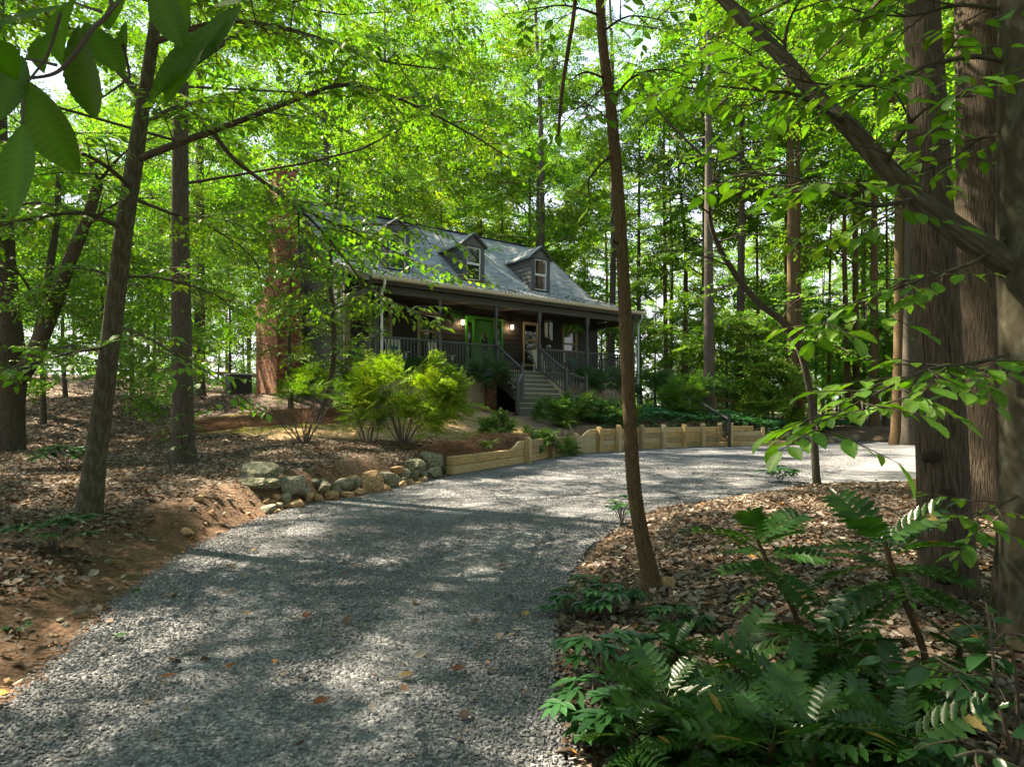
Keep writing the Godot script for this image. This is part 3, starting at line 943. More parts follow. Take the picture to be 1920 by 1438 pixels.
func make_fences() -> void:
	rail_fence("yard_fence", "low wooden rail fence with wire mesh left of the chimney", stand(-16.5, 30.0), stand(-10.6, 28.0), 4, 1.05, [0.95, 0.1], true, M.fence_wood)
	rail_fence("rail_fence", "weathered wooden rail fence behind the hedge and black handrail", at(1342, 790, 29.5), at(1428, 790, 33.0), 4, 1.0, [0.9, 0.5], false, M.fence_wood)
	rail_fence("wire_fence", "thin wire fence with slim posts along the far lawn", stand(17.0, 34.0), stand(26.0, 37.0), 7, 1.0, [], true, M.metal_dark)
	# the neighbour's house glimpsed between the trunks
	var h := thing("neighbour_house", "small pale grey house glimpsed between trunks beyond the rail fence", "house", stand(19.0, 62.0), -0.3)
	box(h, "wall", Vector3(0, 1.2, 0), Vector3(9, 3.4, 6), M.neighbour_wall)
	for k in 3:
		var win := box(h, "window", Vector3(-3 + 3 * k, 1.6, 3.02), Vector3(0.9, 1.3, 0.08), M.white_trim)
		box(win, "pane", Vector3(0, 0, 0.03), Vector3(0.72, 1.12, 0.05), M.glass_dark)
	var rm := MB.new()
	for sgn in [-1.0, 1.0]:
		rm.quad(Vector3(-4.8, 2.8, 3.4 * sgn), Vector3(4.8, 2.8, 3.4 * sgn), Vector3(4.8, 4.9, 0), Vector3(-4.8, 4.9, 0), sgn < 0)
	for sgn in [-1.0, 1.0]:
		rm.face(Vector3(4.4 * sgn, 2.8, 3.2), Vector3(4.4 * sgn, 2.8, -3.2), Vector3(4.4 * sgn, 4.8, 0))
	part(h, "roof", rm.commit(), M.neighbour_roof)
	# air conditioner on its pad by the chimney
	var base := stand(-11.2, 26.6)
	var ac := thing("air_conditioner", "square dark air conditioner unit standing beside the chimney foot", "air conditioner", base, 0.65)
	box(ac, "pad", Vector3(0, 0.0, 0), Vector3(1.1, 0.12, 1.1), M.concrete)
	box(ac, "cabinet", Vector3(0, 0.46, 0), Vector3(0.84, 0.8, 0.84), M.metal_dark)
	box(ac, "lid", Vector3(0, 0.885, 0), Vector3(0.9, 0.05, 0.9), M.downspout_grey)
	for k in 9:
		for s in 4:
			var a := PI / 2 * s
			box(ac, "louvre", Vector3(0, 0.14 + 0.08 * k, 0) + Vector3(sin(a), 0, cos(a)) * 0.43, Vector3(0.78, 0.03, 0.02), M.metal_dark, Vector3(0, a, 0))
	var walk := part(self, "garden_path", BoxMesh.new(), M.concrete, stand(-12.9, 27.2) + Vector3(0, 0.02, 0), Vector3(0, 0.35, 0))
	(walk.mesh as BoxMesh).size = Vector3(2.6, 0.14, 1.6)
	tag(walk, "pale concrete path beside the fence", "", "", "structure")

# ---------------------------------------------------------------- the house
# House axes: x along the porch front, z out towards the drive, y = 0 at 1.6 m above the gravel.
const FLOOR := 1.29
const LONG := 12.5
const DEEP := 2.44
const EAVE := 4.1
var house: Node3D

func courses(parent: Node, called: String, x0: float, x1: float, y0: float, y1: float, z: float, step: float, mat: Material, holes: Array, yaw := 0.0, pivot := Vector3.ZERO) -> void:
	# lapped boards, cut round the openings [x0, x1, y0, y1]
	var y := y0
	while y < y1 - 0.02:
		var top := minf(y + step, y1)
		var runs := [[x0, x1]]
		for h in holes:
			if h[3] <= y + 0.03 or h[2] >= top - 0.03: continue
			var next := []
			for r in runs:
				if h[0] > r[0]: next.append([r[0], minf(r[1], h[0])])
				if h[1] < r[1]: next.append([maxf(r[0], h[1]), r[1]])
			runs = []
			for r in next:
				if r[1] - r[0] > 0.02: runs.append(r)
		for r in runs:
			var c := Vector3((r[0] + r[1]) / 2, (y + top) / 2, z)
			var o := box(parent, called, c, Vector3(r[1] - r[0], top - y + 0.025, 0.018), mat, Vector3(-0.085, 0, 0))
			if yaw != 0.0:
				o.transform = Transform3D(Basis(Vector3.UP, yaw), pivot) * o.transform
		y = top

func sash_window(parent: Node, x0: float, x1: float, y0: float, y1: float, z: float, trim: Material, sash: Material, split := 0.5) -> Node3D:
	var w := Node3D.new()
	w.name = "window"
	parent.add_child(w, true)
	w.position = Vector3((x0 + x1) / 2, (y0 + y1) / 2, z)
	var hw := (x1 - x0) / 2
	var hh := (y1 - y0) / 2
	for s in [-1.0, 1.0]:
		box(w, "casing", Vector3(s * (hw - 0.04), 0, 0.01), Vector3(0.08, hh * 2, 0.05), trim)
	box(w, "head_casing", Vector3(0, hh - 0.04, 0.012), Vector3(hw * 2 - 0.162, 0.08, 0.05), trim)
	box(w, "sill", Vector3(0, -hh + 0.03, 0.02), Vector3(hw * 2 + 0.06, 0.06, 0.09), trim)
	var iw := hw - 0.08
	var mid := lerpf(-hh + 0.06, hh - 0.08, split)
	for k in 2:
		var lo := -hh + 0.06 if k == 0 else mid
		var hi := mid if k == 0 else hh - 0.08
		var zz := -0.03 if k == 0 else -0.012
		for s in [-1.0, 1.0]:
			box(w, "stile", Vector3(s * (iw - 0.022), (lo + hi) / 2, zz), Vector3(0.044, hi - lo, 0.03), sash)
		box(w, "rail", Vector3(0, lo + 0.022, zz + 0.001), Vector3(iw * 2 - 0.09, 0.044, 0.03), sash)
		box(w, "rail", Vector3(0, hi - 0.022, zz + 0.001), Vector3(iw * 2 - 0.09, 0.044, 0.03), sash)
		box(w, "pane", Vector3(0, (lo + hi) / 2, zz - 0.012), Vector3(iw * 2 - 0.06, hi - lo - 0.06, 0.012), M.glass_dark)
	return w

func railing(parent: Node, a: Vector3, b: Vector3, label := "", gap := 0.125) -> void:
	var r := Node3D.new()
	r.name = "railing"
	parent.add_child(r, true)
	r.position = a
	if label: r.set_meta("label", label)
	var d := b - a
	var flat := Vector3(d.x, 0, d.z)
	var yaw := atan2(-d.z, d.x)
	var pitch := atan2(d.y, flat.length())
	var B := Basis(Vector3.UP, yaw) * Basis(Vector3.BACK, pitch)
	for q in [["top_rail", 0.90, 0.05, 0.085], ["top_rail", 0.865, 0.035, 0.045], ["bottom_rail", 0.09, 0.045, 0.05]]:
		var o := box(r, q[0], d / 2 + Vector3(0, q[1], 0), Vector3(d.length() - 0.1, q[2], q[3]), M.paint_grey)
		o.basis = B
	var n := int(flat.length() / gap)
	for k in n:
		var t := (k + 0.5) / n
		var o := box(r, "baluster", d * t + Vector3(0, 0.48, 0), Vector3(0.036, 0.78, 0.036), M.paint_grey_upright)
		o.basis = Basis(Vector3.UP, yaw)

func porch_post(x: float, z: float, label := "") -> void:
	var p := Node3D.new()
	p.name = "porch_post"
	house.add_child(p, true)
	p.position = Vector3(x, FLOOR, z)
	if label: p.set_meta("label", label)
	box(p, "base_block", Vector3(0, 0.55, 0), Vector3(0.13, 1.1, 0.13), M.paint_grey_upright)
	box(p, "head_block", Vector3(0, 2.18, 0), Vector3(0.13, 0.36, 0.13), M.paint_grey_upright)
	var m := MB.new()
	var prof := [[1.10, 0.05], [1.12, 0.066], [1.15, 0.066], [1.17, 0.046], [1.22, 0.058], [1.30, 0.06], [1.9, 0.05], [1.93, 0.062], [1.96, 0.062], [1.98, 0.05], [2.02, 0.055]]
	var pts := PackedVector3Array()
	var rad := PackedFloat32Array()
	for q in prof:
		pts.append(Vector3(0, q[0], 0))
		rad.append(q[1])
	tube(m, pts, rad, 14)
	part(p, "turned_shaft", m.commit(), M.paint_grey_upright)

func newel(parent: Node, p: Vector3, high: float) -> void:
	box(parent, "newel_post", p + Vector3(0, high / 2, 0), Vector3(0.11, high, 0.11), M.paint_grey_upright)
	var m := MB.new()
	tube(m, PackedVector3Array([Vector3(0, 0, 0), Vector3(0, 0.02, 0), Vector3(0, 0.05, 0), Vector3(0, 0.085, 0), Vector3(0, 0.1, 0)]), PackedFloat32Array([0.05, 0.04, 0.058, 0.045, 0.002]), 12)
	part(parent, "newel_cap", m.commit(), M.paint_grey_upright, p + Vector3(0, high, 0))

func slab(m: MB, poly: Array, y0: float, y1: float) -> void:
	var n := poly.size()
	for k in range(1, n - 1):
		m.face(Vector3(poly[0].x, y1, poly[0].y), Vector3(poly[k + 1].x, y1, poly[k + 1].y), Vector3(poly[k].x, y1, poly[k].y))
		m.face(Vector3(poly[0].x, y0, poly[0].y), Vector3(poly[k].x, y0, poly[k].y), Vector3(poly[k + 1].x, y0, poly[k + 1].y))
	for k in n:
		var a: Vector2 = poly[k]
		var b: Vector2 = poly[(k + 1) % n]
		m.quad(Vector3(a.x, y0, a.y), Vector3(b.x, y0, b.y), Vector3(b.x, y1, b.y), Vector3(a.x, y1, a.y), true)

func slab_mesh(poly: Array, y0: float, y1: float) -> Mesh:
	var m := MB.new()
	slab(m, poly, y0, y1)
	return m.commit()

func bricks(parent: Node, origin: Vector3, along: Vector3, out: Vector3, width: float, high: float, first_parts: Array, joined: MB, skip := 0) -> void:
	# running bond on one face; the first few hundred are pieces of their own
	var tones := [Color(0.34, 0.13, 0.055), Color(0.28, 0.10, 0.05), Color(0.42, 0.19, 0.085), Color(0.22, 0.085, 0.05), Color(0.38, 0.22, 0.12)]
	var rows := int(high / 0.075)
	for j in rows:
		var x := -0.1 if j % 2 else 0.0
		while x < width - 0.03:
			var a := maxf(x, 0.0)
			var b := minf(x + 0.2, width)
			x += 0.21
			if b - a < 0.03: continue
			var c := origin + along * ((a + b) / 2) + Vector3(0, 0.0375 + j * 0.075, 0) + out * (0.006 + rf(0, 0.004))
			var t := Transform3D(Basis(along, Vector3.UP, along.cross(Vector3.UP)), c)
			var k := rng.randi_range(0, 4)
			if first_parts[0] > 0 and j >= skip:
				first_parts[0] -= 1
				var key := "brick_%d_%d" % [k, roundi((b - a) * 50)]
				if not boxes.has(key):
					var bm := MB.new()
					bm.block(Transform3D(), Vector3(b - a, 0.065, 0.06), tones[k])
					boxes[key] = bm.commit()
				var o := part(parent, "brick", boxes[key], M.brick)
				o.transform = t
			else:
				joined.block(t, Vector3(b - a, 0.065, 0.06), tones[k] * rf(0.85, 1.1))

func make_house() -> void:
	house = thing("house", "dark grey house with three dormers and a deep covered front porch", "house", Vector3(-4.49, 1.6, -21.4), deg_to_rad(37.15))
	# body: a solid core behind the boards
	box(house, "wall_core", Vector3(LONG / 2, 2.45, -DEEP - 4.6), Vector3(LONG - 0.1, 4.5, 9.0), M.siding_dark)
	for x in [0.05, LONG - 0.05]:
		var gable := MB.new()
		gable.face(Vector3(x, 4.6, -2.6), Vector3(x, 4.6, -11.4), Vector3(x, 8.2, -7.0))
		part(house, "gable_wall", gable.commit(), M.siding_dark)
	# front wall boards round the openings
	var wins := [[0.86, 1.80, 0.45, 2.34], [2.88, 3.82, 0.45, 2.34], [8.06, 8.94, 0.40, 2.34], [10.35, 11.25, 0.40, 2.34]]
	var holes := [[5.06, 6.97, -0.1, 2.36]]
	for w in wins: holes.append(w)
	var lifted := []
	for h in holes: lifted.append([h[0], h[1], h[2] + FLOOR, h[3] + FLOOR])
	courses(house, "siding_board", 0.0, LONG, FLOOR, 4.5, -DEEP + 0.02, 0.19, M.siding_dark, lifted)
	for w in wins:
		sash_window(house, w[0], w[1], w[2] + FLOOR, w[3] + FLOOR, -DEEP + 0.02, M.trim_cream, M.trim_cream, 0.60)
	# gable end towards the drive's low side
	var y := 0.3
	while y < 8.0:
		var half := 4.45 if y < 4.6 else 4.45 * clampf((8.25 - y) / 3.65, 0, 1)
		if half > 0.2:
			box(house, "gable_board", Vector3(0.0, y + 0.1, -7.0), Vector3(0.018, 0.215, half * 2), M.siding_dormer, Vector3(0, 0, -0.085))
		y += 0.19
	box(house, "corner_board", Vector3(-0.02, 2.8, -DEEP - 0.02), Vector3(0.1, 3.4, 0.12), M.trim_cream_upright)
	box(house, "corner_board", Vector3(LONG + 0.02, 2.8, -DEEP - 0.02), Vector3(0.1, 3.4, 0.12), M.siding_dark_upright)
	make_door()
	# porch floor boards, ceiling, beam
	box(house, "porch_floor", Vector3(LONG / 2, FLOOR - 0.05, -DEEP / 2 + 0.02), Vector3(LONG, 0.09, DEEP + 0.02), M.stair_grey)
	box(house, "floor_edge", Vector3(LONG / 2, FLOOR - 0.012, 0.06), Vector3(LONG + 0.06, 0.03, 0.06), M.tread_tan)
	box(house, "rim_board", Vector3(LONG / 2, FLOOR - 0.16, 0.03), Vector3(LONG + 0.02, 0.25, 0.04), M.stair_grey)
	box(house, "porch_ceiling", Vector3(LONG / 2, 3.98, -DEEP / 2 + 0.1), Vector3(LONG + 0.4, 0.03, DEEP + 0.2), M.ceiling_dark)
	box(house, "porch_beam", Vector3(LONG / 2, 3.76, 0), Vector3(LONG + 0.1, 0.26, 0.12), M.beam_grey)
	box(house, "fascia", Vector3(LONG / 2, 3.99, 0.26), Vector3(LONG + 0.6, 0.2, 0.03), M.beam_grey)
	box(house, "soffit", Vector3(LONG / 2, 3.9, 0.15), Vector3(LONG + 0.5, 0.02, 0.2), M.beam_grey)
	for x in [0.0, LONG]:
		box(house, "end_beam", Vector3(x, 3.76, -DEEP / 2), Vector3(0.12, 0.26, DEEP - 0.15), M.beam_grey)
	# posts and railings
	var px := [0.06, 2.44, 4.9, 7.0, 9.6, 12.4]
	for x in px: porch_post(x, -0.02)
	for k in 5:
		if k == 2: continue
		railing(house, Vector3(px[k] + 0.03, FLOOR, -0.02), Vector3(px[k + 1] - 0.03, FLOOR, -0.02))
	railing(house, Vector3(0.06, FLOOR, -0.1), Vector3(0.06, FLOOR, -DEEP + 0.1), "railing on the open left end of the porch")
	railing(house, Vector3(12.4, FLOOR, -0.1), Vector3(12.4, FLOOR, -DEEP + 0.1), "dark railing closing the far end of the porch")
	box(house, "porch_post_flat", Vector3(0.06, FLOOR + 1.2, -DEEP + 0.06), Vector3(0.12, 2.4, 0.08), M.trim_cream_upright)
	# skirting under the porch: tan boards, brick piers
	for run in [[0.05, 4.35], [7.35, 12.45]]:
		courses(house, "skirt_board", run[0], run[1], -0.5, FLOOR - 0.28, 0.0, 0.2, M.skirt_tan, [])
		box(house, "skirt_core", Vector3((run[0] + run[1]) / 2, 0.2, -0.1), Vector3(run[1] - run[0], 1.6, 0.1), M.siding_dark)
	box(house, "crawl_wall", Vector3(LONG / 2, 0.2, -1.4), Vector3(LONG - 0.2, 1.9, 0.1), M.siding_dark)
	var foundation := box(house, "foundation", Vector3(LONG / 2, -0.1, -DEEP - 4.5), Vector3(LONG, 1.6, 9.0), M.mortar)
	for x in [4.4, 7.15]:
		var pier := Node3D.new()
		pier.name = "brick_pier"
		house.add_child(pier, true)
		pier.position = Vector3(x, -0.5, 0.1)
		box(pier, "mortar_core", Vector3(0.2, 0.72, -0.12), Vector3(0.39, 1.44, 0.3), M.mortar)
		var jm := MB.new()
		bricks(pier, Vector3(0, 0, 0.02), Vector3.RIGHT, Vector3.BACK, 0.4, 1.42, [400], jm)
		bricks(pier, Vector3(0.015, 0, -0.26), Vector3.BACK, Vector3.LEFT, 0.26, 1.42, [400], jm)
	make_stairs()
	make_roof()
	make_dormer(2.3)
	make_dormer(5.83)
	make_dormer(9.48)
	make_chimney()
	# gutter and downspouts
	var g := MB.new()
	var prof := [[0.27, 4.13], [0.27, 4.02], [0.33, 4.0], [0.39, 4.04], [0.41, 4.14], [0.395, 4.145]]
	for k in prof.size() - 1:
		var a: Array = prof[k]
		var b: Array = prof[k + 1]
		g.quad(Vector3(-0.3, a[1], a[0]), Vector3(LONG + 0.32, a[1], a[0]), Vector3(LONG + 0.32, b[1], b[0]), Vector3(-0.3, b[1], b[0]))
	part(house, "gutter", g.commit(), M.gutter_cream)
	for q in [[0.16, "downspout_white", "bright white downspout on the near porch corner"], [LONG + 0.1, "downspout_grey", "grey downspout with a crooked elbow at the far porch corner"]]:
		var d := MB.new()
		var x: float = q[0]
		tube(d, spline([Vector3(x, 4.04, 0.34), Vector3(x, 3.86, 0.33), Vector3(x, 3.66, 0.18), Vector3(x, 3.5, 0.12), Vector3(x, 2.2, 0.115), Vector3(x, 0.9, 0.115), Vector3(x, -0.25, 0.115)], 4), tapers(25, 0.045, 0.045), 10)
		part(house, "downspout", d.commit(), M[q[1]]).set_meta("label", q[2])
	# wall lanterns beside the door, lit
	for x in [4.86, 7.36]:
		var l := Node3D.new()
		l.name = "wall_lantern"
		house.add_child(l, true)
		l.position = Vector3(x, FLOOR + 2.02, -DEEP + 0.16)
		box(l, "back_plate", Vector3(0, 0, -0.11), Vector3(0.1, 0.2, 0.02), M.metal_dark)
		box(l, "bracket", Vector3(0, 0.1, -0.05), Vector3(0.02, 0.02, 0.12), M.metal_dark)
		box(l, "cap", Vector3(0, 0.105, 0.02), Vector3(0.15, 0.025, 0.15), M.metal_dark)
		box(l, "glass", Vector3(0, 0, 0.02), Vector3(0.085, 0.17, 0.085), M.lamp_glass)
		for s in 4:
			box(l, "cage_bar", Vector3(0.05 if s & 1 else -0.05, 0, 0.07 if s & 2 else -0.03), Vector3(0.012, 0.19, 0.012), M.metal_dark)
		var lamp := OmniLight3D.new()
		lamp.name = "lantern_light"
		lamp.light_color = Color(1.0, 0.80, 0.55)
		lamp.light_energy = 0.055
		lamp.light_size = 0.04
		lamp.omni_range = 12.0
		lamp.omni_attenuation = 2.0
		lamp.shadow_enabled = true
		lamp.position = Vector3(0, 0, 0.02)
		l.add_child(lamp)

func make_door() -> void:
	var d := Node3D.new()
	d.name = "front_door"
	house.add_child(d, true)
	d.position = Vector3(6.015, FLOOR, -DEEP + 0.02)
	d.set_meta("label", "bright green front door with oval glass between narrow sidelights")
	box(d, "head_casing", Vector3(0, 2.29, 0.02), Vector3(1.9, 0.12, 0.06), M.door_green)
	for s in [-1.0, 1.0]:
		box(d, "side_casing", Vector3(s * 0.9, 1.115, 0.02), Vector3(0.1, 2.23, 0.06), M.door_green)
		box(d, "mullion", Vector3(s * 0.52, 1.115, 0.015), Vector3(0.1, 2.23, 0.06), M.door_green)
		var sl := box(d, "sidelight", Vector3(s * 0.71, 1.115, -0.015), Vector3(0.28, 2.2, 0.03), M.door_green)
		box(sl, "pane", Vector3(0, 0.22, 0.012), Vector3(0.17, 1.5, 0.016), M.glass_dark)
	var leaf := box(d, "door_leaf", Vector3(0, 1.1, -0.02), Vector3(0.93, 2.18, 0.045), M.door_green)
	var oval := MB.new()
	var ring := PackedVector3Array()
	for k in 33:
		ring.append(Vector3(cos(TAU * k / 32) * 0.2, sin(TAU * k / 32) * 0.5, 0))
	tube(oval, ring, tapers(33, 0.025, 0.025), 8)
	part(leaf, "oval_moulding", oval.commit(), M.door_green, Vector3(0, 0.12, 0.028))
	var gl := MB.new()
	var c := gl.vert(Vector3.ZERO, Vector3.BACK)
	for k in 33:
		gl.vert(ring[k], Vector3.BACK)
		if k: gl.tri(c, c + k, c + k + 1)
	part(leaf, "oval_glass", gl.commit(), M.glass_dark, Vector3(0, 0.12, 0.027))
	for s in [-1.0, 1.0]:
		for v in [-0.82, 0.86]:
			box(leaf, "raised_panel", Vector3(s * 0.22, v, 0.026), Vector3(0.3, 0.3, 0.014), M.door_green)
	var kn := MB.new()
	tube(kn, PackedVector3Array([Vector3(0, 0, 0), Vector3(0, 0, 0.04), Vector3(0, 0, 0.05), Vector3(0, 0, 0.08), Vector3(0, 0, 0.085)]), PackedFloat32Array([0.012, 0.012, 0.03, 0.028, 0.002]), 12)
	part(leaf, "door_knob", kn.commit(), M.chime_metal, Vector3(-0.4, -0.12, 0.02))

func make_stairs() -> void:
	var s := Node3D.new()
	s.name = "porch_stairs"
	house.add_child(s, true)
	s.set_meta("label", "grey wooden stairs with tan treads turning at a low landing")
	for k in 5:
		var yy := FLOOR - 0.18 * (k + 1)
		var z := 0.08 + 0.28 * k
		box(s, "tread", Vector3(5.92, yy - 0.018, z + 0.14), Vector3(2.02, 0.036, 0.31), M.tread_tan)
		box(s, "riser", Vector3(5.92, yy + 0.08, z + 0.004), Vector3(2.0, 0.15, 0.02), M.stair_grey)
	box(s, "riser", Vector3(5.92, FLOOR - 0.18 * 6 + 0.08, 0.08 + 0.28 * 5 + 0.004), Vector3(2.0, 0.15, 0.02), M.stair_grey)
	var A := Vector2(4.7, 1.44)
	var B := Vector2(6.1, 2.5)
	var out := Vector2(-0.604, 0.797)
	var land := [A, B, Vector2(7.95, 2.5), Vector2(8.1, 1.44)]
	var y0 := FLOOR - 0.18 * 6
	part(s, "landing", slab_mesh(land, y0 - 0.6, y0 - 0.038), M.stair_grey)
	var grow := []
	var mid := Vector2(6.7, 1.9)
	for p in land: grow.append(p + (p - mid).normalized() * 0.03)
	part(s, "landing_deck", slab_mesh(grow, y0 - 0.036, y0), M.tread_tan)
	for k in 2:
		var o := out * (0.31 * (k + 1))
		var step := [A + o + Vector2(0.06, 0.05) * k, B + o - Vector2(0.08, 0.06) * (k + 1), B - Vector2(0.08, 0.06) * (k + 1), A]
		var yt := y0 - 0.18 * (k + 1)
		part(s, "step_box", slab_mesh(step, yt - 0.5, yt - 0.038), M.stair_grey)
		var g2 := []
		var m2: Vector2 = (step[0] + step[1] + step[2] + step[3]) / 4.0
		for p in step: g2.append(p + (p - m2).normalized() * 0.03)
		part(s, "step_tread", slab_mesh(g2, yt - 0.036, yt), M.tread_tan)
	# stringers and balustrades
	for x in [4.88, 6.98]:
		var p0 := Vector3(x, FLOOR, 0.0)
		var p1 := Vector3(x, FLOOR - 0.18 * 5.4, 1.55)
		railing(s, p0 + Vector3(0, 0.02, 0.02), p1 + Vector3(0, 0.04, 0), "", 0.13)
		newel(s, Vector3(x, y0, 1.6), 1.12)
		var st := box(s, "stringer", (p0 + p1) / 2 + Vector3(0, -0.28, 0), Vector3(0.05, 0.28, 1.85), M.stair_grey)
		st.rotation.x = atan2(0.18 * 5.4, 1.55)
	newel(s, Vector3(4.36, -0.34, 2.0), 1.05)
	railing(s, Vector3(4.84, y0 - 0.02, 1.66), Vector3(4.4, -0.22, 1.98), "", 0.13)
	newel(s, Vector3(7.9, y0, 1.7), 0.85)
	railing(s, Vector3(7.02, y0 + 0.02, 1.63), Vector3(7.86, y0 - 0.12, 1.7), "", 0.15)

func make_roof() -> void:
	var x0 := -0.32
	var x1 := LONG + 0.32
	var kink := Vector2(-3.0, 5.15)
	var eave := Vector2(0.3, 4.08)
	var ridge := Vector2(-7.0, 8.38)
	var r := Node3D.new()
	r.name = "roof"
	house.add_child(r, true)
	r.set_meta("label", "grey-blue shingle roof, steep above and flatter over the porch")
	var deck := MB.new()
	var back := Vector2(-11.6, 4.4)
	for seg in [[eave, kink], [kink, ridge], [ridge, back]]:
		var a: Vector2 = seg[0]
		var b: Vector2 = seg[1]
		var low := Vector3(0, -0.14, 0)
		var q := [Vector3(x0, a.y, a.x), Vector3(x1, a.y, a.x), Vector3(x1, b.y, b.x), Vector3(x0, b.y, b.x)]
		deck.quad(q[0], q[1], q[2], q[3])
		deck.quad(q[0] + low, q[1] + low, q[2] + low, q[3] + low, true)
		deck.quad(q[0], q[3], q[3] + low, q[0] + low)
		deck.quad(q[1], q[2], q[2] + low, q[1] + low, true)
	part(r, "roof_deck", deck.commit(), M.beam_grey)
	var tones := [Color(0.20, 0.23, 0.235), Color(0.25, 0.28, 0.285), Color(0.165, 0.19, 0.20), Color(0.29, 0.315, 0.315), Color(0.22, 0.24, 0.24)]
	var tab := []
	for c in tones:
		var m := MB.new()
		m.block(Transform3D(), Vector3(0.315, 0.012, 0.19), c)
		tab.append(m.commit())
	var own := 300
	var joined := MB.new()
	for seg in [[eave, kink], [kink, ridge]]:
		var a: Vector2 = seg[0]
		var b: Vector2 = seg[1]
		var len := a.distance_to(b)
		var dir := Vector3(0, b.y - a.y, b.x - a.x).normalized()
		var up := Vector3(1, 0, 0).cross(dir)
		if up.y < 0: up = -up
		var rows := int(len / 0.14)
		for j in rows:
			var x := x0 + 0.16 - (0.16 if j % 2 else 0.0)
			while x < x1:
				var c := Vector3(clampf(x, x0 + 0.15, x1 - 0.15), a.y, a.x) + dir * (0.08 + j * 0.14) + up * (0.012 + rf(0.0, 0.003))
				var tilt := Basis(Vector3.RIGHT, 0.05)
				var bs := Basis(Vector3.RIGHT, up, Vector3.RIGHT.cross(up)) * tilt
				var k := rng.randi_range(0, 4)
				var t := Transform3D(bs, c)
				if seg[0] == eave and x > 5.0 and own > 0:
					own -= 1
					part(r, "shingle", tab[k], M.shingle).transform = t
				else:
					joined.block(t, Vector3(0.315, 0.012, 0.19), tones[k] * rf(0.9, 1.08))
				x += 0.322
	tag(part(r, "shingles", joined.commit(), M.shingle), "", "", "", "stuff")
	box(r, "ridge_cap", Vector3((x0 + x1) / 2 - 0.4, ridge.y + 0.03, ridge.x), Vector3(x1 - x0 - 1.2, 0.06, 0.22), M.siding_dark)
	for x in [x0, x1]:
		for seg in [[eave, kink], [kink, ridge]]:
			var a: Vector2 = seg[0]
			var b: Vector2 = seg[1]
			plank(r, "rake_board", Vector3(x, a.y - 0.06, a.x), Vector3(x, b.y - 0.06, b.x), 0.2, 0.035, M.beam_grey)
	# fallen leaves caught on the flat part
	var xf := []
	var cols := PackedColorArray()
	for k in 1500:
		var t := pow(rng.randf(), 1.8)
		var p := Vector3(rf(0.0, x1 - 0.2), lerpf(eave.y, kink.y, t) + 0.035, lerpf(eave.x, kink.x, t))
		var s := rf(0.04, 0.1)
		xf.append(Transform3D(Basis.from_euler(Vector3(rf(-0.2, 0.6), rf(0, 6), rf(-0.3, 0.3))).scaled(Vector3.ONE * s), p))
		cols.append(Color(0.22, 0.13, 0.08).lerp(Color(0.10, 0.075, 0.06), rng.randf()))
	tag(multi(r, "fallen_leaves", dry_leaf(31), xf, cols, M.leaf_dry), "", "", "", "stuff")

